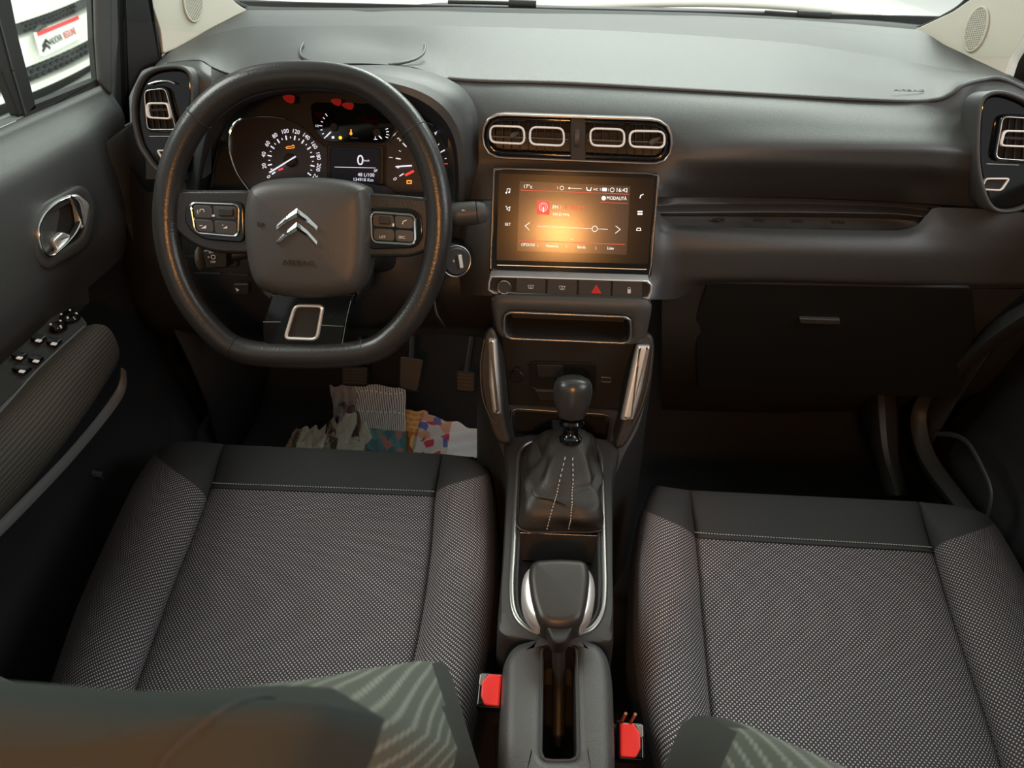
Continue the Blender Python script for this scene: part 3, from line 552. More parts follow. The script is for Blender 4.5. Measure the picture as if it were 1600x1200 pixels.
def vslats(pl, quad, n, h0, h1, par, th=.0012, name='vane'):
    q = [np.array(p, float) for p in quad]
    for k in range(n):
        t = (k + 1) / (n + 1); a = q[0]*(1-t) + q[1]*t; b = q[3]*(1-t) + q[2]*t
        P = [a + (-.6, 0), a + (.6, 0), b + (.6, 0), b + (-.6, 0)]; MB().prism(pl, L2(pl, P), h0, h1).obj(name, M['black'], par)
for k, (rq, cell) in enumerate([([(764, 195), (820, 197), (821, 227), (764, 224)], [(758, 184), (824, 186), (824, 246), (758, 243)]), ([(827, 197), (882, 199), (883, 230), (826, 227)], [(825, 186), (889, 188), (889, 249), (825, 246)]),
                  ([(921, 199), (977, 201), (977, 231), (921, 229)], [(917, 189), (980, 191), (980, 252), (917, 249)]), ([(983, 203), (1040, 204), (1040, 233), (982, 231)], [(981, 191), (1046, 193), (1046, 254), (981, 252)])]):
    P = rcorner(L2(VP, rq, .0), .0105); MB().frame(VP, P, inset(ccw(P), .0027), -.006, .0015, .0012).obj('pale_ring', M['white_ring'], vent)
    vslats(VP, cell, 4, -.032, -.010, vent)
    q = [np.array(p, float) for p in cell]
    fl = MB()
    a, b = q[0]*.97 + q[3]*.03, q[1]*.97 + q[2]*.03
    lc = (q[0] + q[3]) / 2, (q[1] + q[2]) / 2
    MB().prism(VP, L2(VP, [lc[0] + (1, 1.2), lc[1] + (-1, 1.2), lc[1] + (-1, -1.2), lc[0] + (1, -1.2)]), -.016, -.006).obj('cross_vane', M['hub'], vent)
for u0, v0, u1, v1 in [(794, 211, 812, 207), (1013, 221, 1033, 216)]:
    P = rcorner(L2(VP, [(u0, v0 + 3), (u0 + 5, v0 - 4), (u1, v1 - 3), (u1, v1 + 2), (u0 + 6, v0 + 7)]), .003); MB().prism(VP, P, -.014, -.003, .002).obj('direction_tab', M['hub'], vent)
MB().prism(VP, L2(VP, [(824.5, 184), (825.5, 184), (825.5, 249), (824.5, 249)]), -.03, -.006).prism(VP, L2(VP, [(980, 190), (981, 190), (981, 255), (980, 255)]), -.03, -.006).obj('cell_wall', M['gloss'], vent)
# ================================================================ SIDE AIR VENTS
def side_vent(label, pl, outline, gloss_in, cell, ring, low_line, tri, arc, side):
    r = thing('air_vent', label, 'air vent', pl.o)
    O = ccw(catmull(L2(pl, outline), 6))
    MB().frame(pl, O, inset(O, .006), -.05, .004, .003).obj('pod_rim', M['dash'], r)
    body = MB().prism(pl, inset(O, .0045), -.055, -.004, .006, 4).obj('pod_body', M['gloss'], r)
    G_ = ccw(rcorner(L2(pl, gloss_in, .004), .012)); MB().frame(pl, G_, inset(G_, .004), -.01, .006, .003).obj('vent_bezel', M['gloss'], r)
    MB().ring(pl, inset(G_, .004), .0006, .0055, 6).obj('bezel_edge', M['satin'], r)
    MB().prism(pl, inset(G_, .003), -.01, -.003).obj('duct_back', M['deep'], r)
    P = rcorner(L2(pl, ring, .008), .0065); MB().frame(pl, P, inset(ccw(P), .0024), .001, .009, .001).obj('pale_ring', M['white_ring'], r)
    vslats(pl, cell, 3, -.003, .002, r)
    c_ = [np.array(q, float) for q in cell]; a, b = (c_[0]+c_[3])/2, (c_[1]+c_[2])/2
    MB().prism(pl, L2(pl, [a + (0, 2), b + (0, 2), b - (0, 2), a - (0, 2)]), -.002, .004).obj('cross_vane', M['black'], r)
    MB().stroke(pl, L2(pl, low_line), .0009, -.004, -.002).obj('trim_seam', M['satin'], r)
    T = rcorner(L2(pl, tri, .0), .005); MB().frame(pl, T, inset(ccw(T), .0022), -.006, .0005, .001).obj('lower_pale_ring', M['white_ring'], r)
    MB().prism(pl, inset(ccw(T), .002), -.006, -.0035).obj('lower_insert', M['black'], r)
    if arc: MB().tube([pl.px(u, v, .004) for u, v in catmull(arc, 6, False)], .0011, n=6).obj('arc_trim', M['chrome'], r)
    return r
LV = Pl(atY(255, 175, 1.03), (.10, -.93, .30)); RV = Pl(atY(1585, 215, 1.03), (-.10, -.93, .30))
side_vent('glossy black air vent pod beside the driver door, left of the steering wheel', LV,
          [(214, 222), (206, 180), (209, 144), (220, 119), (238, 106), (262, 101), (283, 102), (297, 110), (304, 126), (305, 155), (303, 190), (299, 225), (292, 258), (272, 275), (245, 268), (226, 245)],
          [(221, 137), (262, 133), (281, 207), (227, 207)], [(226, 142), (258, 140), (271, 202), (231, 203)], [(228, 160), (262, 160), (268, 187), (229, 185)], [(232, 213), (272, 213)], [(243, 234), (285, 234), (275, 252), (254, 252)], [(232, 132), (245, 128), (262, 127), (273, 131)], -1)
side_vent('glossy black air vent pod at the passenger end of the dashboard', RV,
          [(1523, 245), (1525, 180), (1531, 155), (1546, 143), (1566, 141), (1588, 147), (1610, 158), (1632, 178), (1648, 210), (1650, 255), (1636, 295), (1605, 325), (1570, 334), (1545, 325), (1530, 290)],
          [(1562, 177), (1612, 180), (1622, 257), (1549, 252)], [(1567, 180), (1608, 182), (1612, 252), (1555, 249)], [(1569, 203), (1612, 204), (1611, 231), (1562, 229)], [(1543, 256), (1593, 258)], [(1540, 278), (1580, 278), (1566, 299), (1532, 297)], None, 1)
# ================================================================ TOUCHSCREEN
S = Pl(atD(898, 345, 1.045), tilt(25))
scr = thing('touchscreen', 'lit central touchscreen showing an FM radio page with orange glow', 'touchscreen', S.o)
so = rcorner(L2(S, [(770, 261), (1031, 270), (1018, 433), (764, 425)], .0), .005)
MB().prism(S, so, -.04, -.001, .003).obj('screen_body', M['gloss'], scr)
MB().frame(S, so, inset(ccw(so), .0035), -.004, .0012, .001).obj('screen_rim', mat('dark_satin_rim', (.10, .10, .10), .25, .8), scr)
gl = MB().prism(S, rcorner(L2(S, [(779, 270), (1023, 278), (1013, 413), (775, 407)], .001), .003), -.004, .001, .0005).obj('screen_glass', M['screen'], scr)
ui = MB().prism(S, L2(S, [(812, 283), (985, 291), (979, 398), (808, 392)], .0014), .0009, .0014).obj('lit_display', M['ui'], gl)
H = .0014; E_ = .0017
def st_(g, pts, w=.0007, closed=False): return g.stroke(S, L2(S, pts, H), w, H, E_, closed)
g = MB(); st_(g, [(813.7, 297), (982.5, 303.5)], .0006); st_(g, [(938, 316), (981, 318)], .0005); st_(g, [(811, 375.7), (976, 382)], .0007)
g.text('R SPRINT', S, 898, 325, 4.6, H, sx=.9).prism(S, L2(S, [(839, 313), (859, 314), (858.5, 335.5), (838.5, 334.5)], H), H, E_); g.obj('red_screen_marks', M['ui_red'], gl)
g = MB(); g.text('17°c', S, 824.5, 291.7, 4.4, H).text('A/C', S, 930.8, 296, 2.8, H, sx=.9).text('16:42', S, 971.5, 297.3, 4.8, H).text('MODALITÀ', S, 963.5, 310, 4.0, H, sx=.86).text('FM /', S, 870, 324.3, 4.6, H, sx=.92)
g.text('104.30 MHz', S, 876.5, 335.3, 3.4, H, sx=.9).text('OPZIONI', S, 825, 382.6, 3.6, H, sx=.8).text('Memoria', S, 862.5, 384.5, 3.3, H, sx=.9).text('Banda', S, 908.5, 386.3, 3.3, H, sx=.9).text('Liste', S, 954, 388, 3.3, H, sx=.9)
for u, v in [(840, 383.5), (885, 385.5), (931, 387.5), (871.3, 293.7), (938, 296), (951, 296.7)]: st_(g, [(u, v - 2.2), (u, v + 2.2)], .0004)
st_(g, [(828, 347.5), (820.5, 353), (827, 359.5)], .0008); st_(g, [(962, 353), (969, 358.5), (961.5, 364.5)], .0008)
st_(g, [(839, 353.5), (924.5, 357.2)], .0005); st_(g, [(934, 357.7), (949.5, 358.3)], .0005); st_(g, [(889, 294), (909, 294.8)], .0005); st_(g, [(891, 374), (896, 374.2)], .0005)
def circ(g, u, v, r, w=.0007, pl=S): g.ring(pl, [pol(pl.loc(u, v, H), r, a) for a in range(0, 360, 20)], w/2, H + .0001, 6)
def disc(g, u, v, r, pl=S): g.prism(pl, [pol(pl.loc(u, v, H), r, a) for a in range(0, 360, 20)], H, E_)
circ(g, 929.3, 357.5, .0038, .0009); circ(g, 878, 293.8, .0026); disc(g, 943.3, 309.6, .0030); disc(g, 889.5, 294, .0013); g.prism(S, rcorner(L2(S, [(940.8, 293.4), (948.4, 293.8), (948.2, 299), (940.6, 298.6)], H), .001), H, E_); circ(g, 956.5, 296.7, .0027, .0008)
st_(g, [(916.5, 292.5), (917.5, 297), (922.5, 298), (924, 293)], .0011)
circ(g, 849, 323.5, .0058); circ(g, 849, 323.5, .0034, .0006); st_(g, [(849, 324), (849, 331)], .0018)
g.obj('white_screen_marks', M['ui_white'], gl)
g = MB(); st_(g, [(792, 301), (792.5, 295), (797, 295), (796.5, 300)], .0007); disc(g, 791, 301.3, .0012); disc(g, 795.6, 300.5, .0012)
st_(g, [(790, 322), (792.5, 324)], .0009); st_(g, [(797, 323), (791.5, 326.5), (796, 329.5)], .0007, True)
g.text('SET', S, 793.5, 350.7, 3.4, H); st_(g, [(1000, 309.5), (1001, 305.5), (1005, 303.5)], .0012)
for du in (-2, 2):
    for dv_ in (-1.8, 1.8): st_(g, [(1000 + du - 1.2, 332.6 + dv_), (1000 + du + 1.2, 332.6 + dv_)], .0021)
st_(g, [(994.5, 360), (995.5, 356.5), (1000.5, 356.5), (1001.5, 360.2)], .0009, True); g.obj('side_key_icons', M['ui_white'], gl)
MB().stroke(S, L2(S, [(777, 414), (1010, 421)], .0), .0007, -.0005, .0008).obj('lower_edge_trim', M['satin'], scr)
# ================================================================ SWITCH STRIP
B = Pl(atD(892, 449, 1.045), tilt(12))
ss = thing('switch_strip', 'chrome edged switch strip with red hazard triangle below the touchscreen', 'switch panel', B.o)
bo = rcorner(L2(B, [(763, 430), (1020, 438), (1018, 468), (762, 459)]), .006)
MB().frame(B, bo, inset(ccw(bo), .0028), -.03, .002, .0015).obj('chrome_surround', M['satin'], ss)
MB().prism(B, inset(ccw(bo), .002), -.03, -.0035).obj('strip_base', M['black'], ss)
for a_, b_ in [((806, 434.5), (853, 436)), ((855, 436), (902, 437.5)), ((904, 437.5), (955, 439)), ((957, 439), (1004, 440.5))]:
    bt = MB().prism(B, rcorner(L2(B, [a_, b_, (b_[0] - 1, b_[1] + 24.5), (a_[0] - 1, a_[1] + 24.5)]), .002), -.005, .0005, .0015).obj('push_button', M['hub'], ss)
    um, vm = (a_[0] + b_[0]) / 2, (a_[1] + b_[1]) / 2 + 12.5; g = MB(); i_ = int(a_[0])
    if i_ == 904:
        um, vm = 931.5, 452; T = L2(B, [(924, 457.5), (939.5, 458), (931.5, 444.5)]); T = ccw(T); g.frame(B, T, inset(T, .0017) if False else (T.mean(0) + (T - T.mean(0))*.5), .0004, .0009).frame(B, T.mean(0) + (T - T.mean(0))*.38, T.mean(0) + (T - T.mean(0))*.1, .0004, .0009).obj('hazard_triangle', M['red'], bt)
    elif i_ == 957: g.prism(B, rcorner(L2(B, [(980.5, 452), (985.5, 452), (985.5, 458), (980.5, 458)]), .0005), .0004, .0009).stroke(B, L2(B, [(981, 452), (981.5, 449), (984.5, 449), (985, 452)]), .0005, .0004, .0009).obj('lock_icon', M['icon'], bt)
    else: g.stroke(B, L2(B, [(um - 4.5, vm - 2.5), (um + 4.5, vm - 2), (um + 3, vm + 2.5), (um - 3, vm + 2.5)]), .0006, .0004, .0009, True).stroke(B, L2(B, [(um - 1.5, vm + 3.5), (um, vm - 1), (um + 1.5, vm + 3.5)]), .0005, .0004, .0009).obj('demist_icon', M['icon'], bt)
kc = B.loc(788, 447.5); kn = MB().lathe(B.w(*kc, -.004), B.n, [(.0098, 0), (.0098, .007), (.0086, .0085), (.0001, .0085)], n=32).obj('volume_knob', M['hub'], ss)
MB().ring(B, [pol(kc, .0095, a) for a in range(0, 360, 12)], .0009, .0045, 8).obj('knob_ring', M['bchrome'], kn)
# ================================================================ CENTRE CONSOLE
con = thing('centre_console', 'grey centre console with open tray running between the two seats', 'centre console', (0, .7, 0))
# open shelf unit under the switches
SH = Pl(atD(887, 513, 1.06), tilt(8))
so_ = rcorner(L2(SH, [(763, 463), (1022, 471), (1008, 541), (776, 531)]), .016); si_ = rcorner(L2(SH, [(789, 489), (984, 497), (984, 535), (790, 527)]), .010)
MB().frame(SH, so_, si_, -.05, .0, .006).obj('shelf_surround', M['dash'], con)
MB().frame(SH, inset(ccw(si_), -.0035), inset(ccw(si_), .0003), -.001, .0025, .001).obj('shelf_edge', M['bronze'], con)
rg = [[SH.w(a, b, h) for a, b in inset(ccw(si_), d)] for h, d in [(-.001, -.0002), (-.06, .004)]]
MB().grid(np.array(rg), closed_u=True, uv=False).prism(SH, inset(ccw(si_), .003), -.064, -.06).obj('shelf_well', M['dash_low'], con)
# lower stack face behind the gear lever
SF = Pl(atY(885, 590, .912), tilt(0))
MB().prism(SF, L2(SF, [(772, 528), (1000, 536), (978, 640), (795, 632)]), -.03, 0, .002).obj('stack_face', M['dash_low'], con)
g_o = rcorner(L2(SF, [(826, 563), (932, 566), (930, 612), (830, 607)]), .010)
MB().frame(SF, g_o, inset(ccw(g_o), .0025), -.001, .004, .0015).obj('pocket_rim', M['black'], con)
MB().prism(SF, inset(ccw(g_o), .002), .0, .0012).obj('pocket_back', M['deep'], con)
MB().prism(SF, rcorner(L2(SF, [(838, 568), (880, 569), (880, 588), (841, 587)]), .003), .0012, .003, .001).obj('pocket_mat', M['dash_low'], con)
MB().prism(SF, rcorner(L2(SF, [(835, 606), (925, 610), (920, 626), (842, 624)]), .004), 0, .006, .003).obj('pocket_step', M['dash_low'], con)
sk = MB().lathe(SF.px(808, 586, 0), SF.n, [(.0115, 0), (.0115, .004), (.0095, .006), (.0001, .006)], n=32).obj('power_socket_cap', M['black'], con)
MB().prism(SF, rcorner(L2(SF, [(804, 572), (813, 572), (813, 578), (804, 578)]), .001), .003, .008, .001).obj('cap_tab', M['black'], sk)
us = rcorner(L2(SF, [(939, 588), (955, 589), (955, 597), (939, 596)]), .0008); MB().frame(SF, us, inset(ccw(us), .0014), 0, .0022, .0005).obj('usb_port', M['steel'], con)
# wings with satin trims
for sgn, face, strip, oc in [(-1, [(757, 520), (776, 528), (789, 655), (796, 692), (774, 688), (757, 640), (748, 580)], [(763, 528), (775, 529), (783, 647), (770, 645), (764, 600)], 0),
                             (1, [(998, 536), (1022, 530), (1018, 600), (1000, 655), (978, 696), (962, 698), (972, 660)], [(995, 538), (1016, 539), (1002, 610), (989, 656), (970, 656)], 0)]:
    WP = Pl(atD(768 if sgn < 0 else 995, 600, 1.085), unit((.10*sgn*-1 * -1, -.9, .42)))
    MB().prism(WP, catmull(L2(WP, face), 5), -.04, .0, .006).obj('console_wing', M['dash_low'], con)
    P = rcorner(L2(WP, strip, .004), .0025); MB().prism(WP, P, -.002, .009, .006, 5).obj('satin_side_trim', M['satin'], con)
    q = catmull([WP.px(u, v, .002) for u, v in ([(757, 530), (751, 570), (754, 620), (768, 655), (776, 662)] if sgn < 0 else [(1020, 540), (1014, 590), (1002, 635), (988, 662)])], 6, False)
    MB().tube(q, .0012, n=6).obj('wing_seam', M['dash'], con)
# console body: cross-sections from the stack back between the seats
zt = .352
def zc_(y): return float(np.interp(y, [.30, .36, .50, .62, .80, .95], [.35, .36, .352, .345, .350, .37]))
secs = []
for y, hw, zt_, rr_ in [(.97, .128, .40, .02), (.90, .120, .372, .02), (.84, .106, .353, .02), (.78, .092, .350, .018), (.70, .084, .349, .018), (.60, .080, .348, .02), (.52, .079, .350, .022), (.47, .079, .357, .028), (.40, .079, .36, .030), (.30, .078, .355, .030), (.20, .075, .35, .03)]:
    P = []
    for a in np.linspace(0, 90, 7): t = math.radians(a); P.append((-hw + rr_ - rr_*math.cos(t), zt_ - rr_ + rr_*math.sin(t)))
    for a in np.linspace(90, 0, 7): t = math.radians(a); P.append((hw - rr_ + rr_*math.cos(t), zt_ - rr_ + rr_*math.sin(t)))
    P = [(-hw - .012, 0.0), (-hw - .006, .15)] + P + [(hw + .006, .15), (hw + .012, 0.0)]
    secs.append((y, P))
# bezel outline and the tray opening, in the top plane
TP = Pl((0, .7, .362), (0, -.02, 1), up=(0, 1, 0))
bz = [(806, 712), (812, 698), (826, 689), (850, 685), (885, 684), (915, 687), (932, 694), (941, 708), (945, 740), (947, 800), (949, 870), (950, 920), (947, 955), (936, 978), (918, 992), (880, 998), (835, 993), (808, 975), (796, 950), (794, 910), (797, 860), (800, 800), (803, 750)]
BO = ccw(catmull(L2(TP, bz), 6)); BI = inset(BO, .0085); BI2 = inset(BO, .0105)
MB().frame(TP, BO, BI, -.012, .004, .003).obj('long_bezel', M['bronze'], con)
MB().frame(TP, inset(BO, .0080), inset(BO, .0125), -.012, .001, .001).obj('bezel_inner_edge', M['black'], con)
# tray well
rg = [[TP.w(a, b, h) for a, b in inset(BO, d)] for h, d in [(.0, .012), (-.03, .013), (-.065, .016)]]
MB().grid(np.array(rg), closed_u=True, uv=False).prism(TP, inset(BO, .015), -.07, -.065).obj('tray_well', M['black'], con)
MB().prism(TP, L2(TP, [(812, 829), (941, 834), (940, 836), (812, 831)]), -.06, -.002, .001).obj('tray_divider', M['bronze'], con)
# top skin around the bezel, with rounded shoulders down to the floor
n = len(BO); top = []
OUT = []
yy = BO[:, 1]
ext = 1.0
def body_ring(d, h): return [TP.w(a, b, h) for a, b in inset(BO, d)]
def hwf(y): return float(np.interp(y, [.30, .45, .60, .75, .85, .95], [.069, .069, .071, .077, .094, .116]))
rings = [body_ring(0.0005, .001), body_ring(-.004, .0)]
R2 = []
for p in rings[1]:
    x, y, z = p; t = np.clip((x) / .06, -1, 1); hw = hwf(y)
    R2.append((p, hw))
def lat(p, hw, fr, dz): s_ = 1 if p[0] > 0 else -1; k = min(1, abs(p[0]) / .045); return np.array([p[0] + (s_*hw - p[0]) * fr * k, p[1], p[2] + dz * k])
for fr, dz in [(.55, -.001), (.85, -.005), (.97, -.014), (1.0, -.04), (1.10, -.15), (1.20, -.355)]: rings.append([lat(p, hw, fr, dz) for p, hw in R2])
MB().grid(np.array(rings), closed_u=True, uv=False).obj('console_skin', M['dash_low'], con)
# front ramp with cup holders between stack face and bezel
CP = Pl(atZ(878, 668, .361), (0, -.03, 1), up=(0, 1, 0))
ch_o = rcorner(L2(CP, [(797, 638), (955, 648), (950, 694), (800, 688)]), .014)
cpo = rcorner(L2(CP, [(782, 622), (978, 628), (965, 690), (938, 712), (816, 708), (790, 676)]), .01)
MB().frame(CP, cpo, ch_o, -.02, .0, .002).obj('cup_holder_deck', M['dash'], con)
MB().frame(CP, ch_o, inset(ccw(ch_o), .002), -.004, .0016, .001).obj('cup_holder_rim', M['bronze'], con)
rg = [[CP.w(a, b, h) for a, b in inset(ccw(ch_o), d)] for h, d in [(-.001, -.0002), (-.05, .005)]]
MB().grid(np.array(rg), closed_u=True, uv=False).prism(CP, inset(ccw(ch_o), .004), -.055, -.05).obj('cup_holder_well', M['black'], con)
for u in (838, 915):
    cc = CP.loc(u, 668); MB().ring(CP, [pol(cc, .030, a, 1.0) for a in range(0, 360, 12)], .003, -.047, 8).obj('cup_holder_ring', M['dash_low'], con)
MB().prism(CP, rcorner(L2(CP, [(862, 650), (892, 652), (890, 690), (864, 688)]), .003), -.05, -.006, .003).obj('cup_holder_bridge', M['dash_low'], con)
q = [[(742, 560), (790, 690)], [(1020, 560), (975, 700)]]
def side_wall(sgn, pts, name='console_side'):
    T_ = catmull([atZ(u, v, z) for u, v, z in pts], 6, False); Bm = T_.copy(); Bm[:, 2] = 0.02; Bm[:, 0] += sgn*.012
    mid = T_*.9 + Bm*.1; mid[:, 0] = T_[:, 0] + sgn*.004
    MB().grid(np.array([T_ - np.array([sgn*.012, 0, -.002]), T_, mid, Bm]), uv=False).obj(name, M['dash_low'], con)
side_wall(-1, [(748, 560, .43), (753, 610, .40), (768, 665, .37), (786, 710, .352), (797, 760, .345)])
side_wall(1, [(1019, 560, .43), (1012, 610, .40), (998, 665, .37), (975, 710, .352), (955, 760, .345)])
# handbrake housing: a box with rounded shoulders and a slot
HB = Pl((0, .4, .375), (0, 0, 1), up=(0, 1, 0))
ho = L2(HB, [(806, 1002), (826, 986), (846, 1002), (900, 1002), (922, 986), (944, 1002), (953, 1040), (961, 1200), (962, 1290), (778, 1290), (781, 1200), (790, 1040)])
HO = rcorner(ho, .010); slot = rcorner(L2(HB, [(846, 1003), (902, 1003), (906, 1188), (843, 1188)]), .010)
HO2 = rcorner(L2(HB, [(800, 1012), (822, 990), (846, 985), (902, 985), (926, 990), (946, 1012), (956, 1060), (962, 1200), (964, 1330), (778, 1330), (781, 1200), (792, 1060)]), .014)
HO2 = rcorner(L2(HB, [(786, 1022), (802, 1000), (846, 988), (902, 988), (940, 1000), (955, 1022), (960, 1060), (964, 1200), (966, 1330), (776, 1330), (779, 1200), (784, 1060)]), .014)
rgo = resample(ccw(HO2), 160); rgi = resample(ccw(slot), 160)
k0 = int(np.argmin([np.sum((rgo - np.roll(rgi, -j, 0))**2) for j in range(160)])); rgi = np.roll(rgi, -k0, 0)
def hz(P, h, drop=0.): return [HB.w(a, b, h) - np.array([0, 0, drop + max(0, (b - (.515 - .4))) * .35]) for a, b in P]
R_ = [hz(inset(rgo, -.004), -.36), hz(inset(rgo, -.002), -.05), hz(rgo, -.02), hz(inset(rgo, .003), -.008), hz(inset(rgo, .009), -.0015), hz(inset(rgo, .016), 0), hz(inset(rgi, -.008), .0), hz(inset(rgi, -.003), -.001), hz(rgi, -.004), hz(rgi, -.09)]
MB().grid(np.array(R_), closed_u=True, uv=False).obj('handbrake_housing', M['dash'], con)
MB().frame(HB, inset(ccw(slot), -.001), inset(ccw(slot), .003), -.05, -.0025, .001).obj('slot_liner', M['black'], con)
MB().prism(HB, ccw(slot), -.095, -.09).obj('slot_floor', M['deep'], con)
# ================================================================ HANDBRAKE
hbp = [np.array(p) for p in (atZ(872, 1165, .30), atZ(873, 1080, .335), atZ(873, 1010, .385), atZ(872, 975, .41))]
hb = thing('handbrake_lever', 'flat topped handbrake lever with silver sides lying in the console slot', 'handbrake', hbp[0])
MB().tube(catmull(hbp, 6, False), .0085, n=12, flat=((1, 0, 0), .9)).obj('lever_arm', M['black'], hb)
HG = Pl(atZ(873, 922, .425), (0, -.10, 1), up=(0, 1, 0))
g_out = catmull(L2(HG, [(846, 872), (874, 868), (902, 873), (920, 880), (930, 900), (930, 930), (922, 955), (906, 970), (874, 974), (844, 970), (826, 955), (816, 930), (816, 900), (826, 880)]), 6)
MB().prism(HG, g_out, -.030, -.004, .012, 6).obj('silver_side', M['satin'], hb)
g_top = rcorner(L2(HG, [(830, 871), (874, 868), (918, 871), (923, 895), (919, 935), (910, 970), (874, 977), (842, 970), (830, 935), (825, 895)], .004), .012)
MB().prism(HG, g_top, -.034, .003, .010, 8, dome=.0006).obj('grip', mat('soft_grip', (.022, .018, .016), .42), hb)
MB().prism(HG, rcorner(L2(HG, [(845, 960), (906, 960), (884, 1004), (864, 1004)], -.006), .006), -.03, -.006, .004).obj('grip_neck', M['black'], hb)
# ================================================================ GEAR LEVER
gb = TP.px(880, 770, 0)
gl_ = thing('gear_lever', 'manual gear lever with round black knob and stitched leather boot', 'gear lever', gb)
kt = atZ(896, 588, .512); kb = atZ(891, 690, .425); ax = unit(kt - kb); LK = np.linalg.norm(kt - kb)
MB().lathe(kb - ax*.02, ax, [(.008, 0), (.008, .05), (.0085, .07), (.0001, .071)], n=16).obj('lever_rod', M['black'], gl_)
prof = [(.0001, .000), (.0125, .0005), (.0155, .003), (.0160, .008), (.0120, .011), (.0100, .016), (.0105, .022), (.0165, .026), (.0185, .030), (.0170, .034), (.0125, .036), (.0120, .040)]
MB().lathe(kb - ax*.002, ax, prof, n=40).obj('knob_collar', M['gloss'], gl_)
hh = LK - .030
kpr = [(.0001, .0), (.0172, .0), (.0190, .005), (.0222, .016), (.0250, .028), (.0265, .040), (.0268, .050), (.0258, .059), (.0225, .0665), (.015, .0712), (.006, .0722), (.0001, .0724)]
k_ = MB().lathe(kb + ax*.036, ax, [(r_, h * (LK - .036) / .0724) for r_, h in kpr], n=48, sy=.9).obj('knob', mat('smooth_black_knob', (.03, .03, .03), .28), gl_)
KPl = Pl(kt - ax*.001, unit(ax + np.array([0, -.25, 0])), up=(0, 1, 0)); g = MB()
for x in (-.006, -.001, .004, .009): g.stroke(KPl, [(x, -.0045 + (.004 if x == .009 else 0)), (x, .0045)], .0006, -.001, .0004)
g.stroke(KPl, [(-.006, 0), (.009, 0)], .0006, -.001, .0004)
for i, (x, y) in enumerate([(-.006, .0065), (-.006, -.0068), (-.001, .0065), (-.001, -.0068), (.004, .0065), (.004, -.0068), (.009, .0065)]): g.textm('123456R'[i], KPl, (x, y), .0021, -.0004)
g.obj('shift_pattern', M['deep'], k_)
# boot
rings = []; nb = 72; top_c = kb + ax*.004
bo_px = [(822, 700), (850, 692), (885, 690), (915, 693), (930, 705), (938, 740), (940, 800), (939, 829), (880, 832), (814, 828), (812, 790), (814, 740)]
base = resample(ccw(catmull(L2(TP, bo_px), 6)), nb); bc = base.mean(0)
for i, t in enumerate(np.linspace(0, 1, 22)):
    ring = []
    s_ = (1 - t); prof_ = s_**.50
    c = TP.w(bc[0], bc[1], 0) * (1 - t) + top_c * t + np.array([0, -.014 * math.sin(math.pi*t), .0])
    for j, (a, b) in enumerate(base):
        d = np.array([a - bc[0], b - bc[1]]); ang = math.atan2(d[1], d[0]); rad = np.linalg.norm(d)
        r_top = .013; rr_ = r_top + (rad - r_top) * (prof_)
        fold = math.sin(ang*5 + t*5) * .006 * math.sin(math.pi*min(1, t*1.15))**1 + math.sin(ang*3 - t*9 + 1) * .004 * math.sin(math.pi*t) + math.sin(t*22 + ang*2) * .0022 * math.sin(math.pi*t)
        if t < .12: fold += 0
        rr_ += fold; ring.append(c + TP.ex*math.cos(ang)*rr_ + TP.ey*math.sin(ang)*rr_ + np.array([0, 0, .010 * math.sin(math.pi*min(t*1.6, 1))]))
    rings.append(ring)
BT = np.array(rings); MB().grid(BT, closed_u=True, uv=False).obj('boot', M['boot'], gl_)
jj = int(np.argmin([abs(math.atan2(b - bc[1], a - bc[0]) + math.pi/2) for a, b in base]))
for dj in (-2, 2):
    path = BT[1:21, (jj + dj) % nb]; pth = catmull(list(path), 5, False); ctr = top_c*.5 + TP.w(bc[0], bc[1], 0)*.5
    for k in range(0, len(pth) - 3, 4):
        a = pth[k] + np.array([0, -.0012, .0012]); b = pth[k+2] + np.array([0, -.0012, .0012])
        if k == 0: ST = MB()
        ST.tube([a, b], .0006, n=5)
    ST.obj('stitching', M['stitch'], gl_)
MB().ring(TP, inset(ccw(catmull(L2(TP, bo_px), 6)), -.001), .0015, .002, 6).obj('boot_edge', M['black'], gl_)
# ================================================================ CAR SHELL
g = MB(); Y0 = -.9
fl = [[(x, y, z) for x in np.linspace(-.80, .80, 9)] for y, z in [(-.9, 0), (0, 0), (.6, 0), (1.2, 0), (1.28, .01), (1.42, .12), (1.60, .33), (1.66, .48), (1.66, .80)]]
struct(MB().grid(np.array(fl), uv=False).obj('floor', M['carpet'], solid=.012))
for sx, nm in ((-1, 'trim_1'), (1, 'trim_2')):   # kick panels and sills beside the footwells
    gg = [[(sx*(.70 + dx), y, z) for y in np.linspace(-.9, 1.62, 12)] for dx, z in [(.03, -.01), (.0, .06), (-.0, .10), (.02, .14)]]
    struct(MB().grid(np.array(gg), uv=False).obj(nm, M['black'], solid=.006))
ky = [[(-.70 + .02*math.sin(z*8), y, z) for y in np.linspace(1.05, 1.62, 8)] for z in np.linspace(.0, .72, 8)]
struct(MB().grid(np.array(ky), uv=False).obj('trim_3', M['black'], solid=.006))
ky = [[(.70 - .02*math.sin(z*8), y, z) for y in np.linspace(1.05, 1.62, 8)] for z in np.linspace(.0, .72, 8)]
struct(MB().grid(np.array(ky), uv=False).obj('trim_4', M['black'], solid=.006))
for sx, nm in ((-1, 'wall_left'), (1, 'wall_right')):
    gg = [[(sx*.80, y, z) for y in np.linspace(-1.5, 1.66, 12)] for z in (-.02, .4, .76)]
    struct(MB().grid(np.array(gg), uv=False).obj(nm, M['black'], solid=.006))
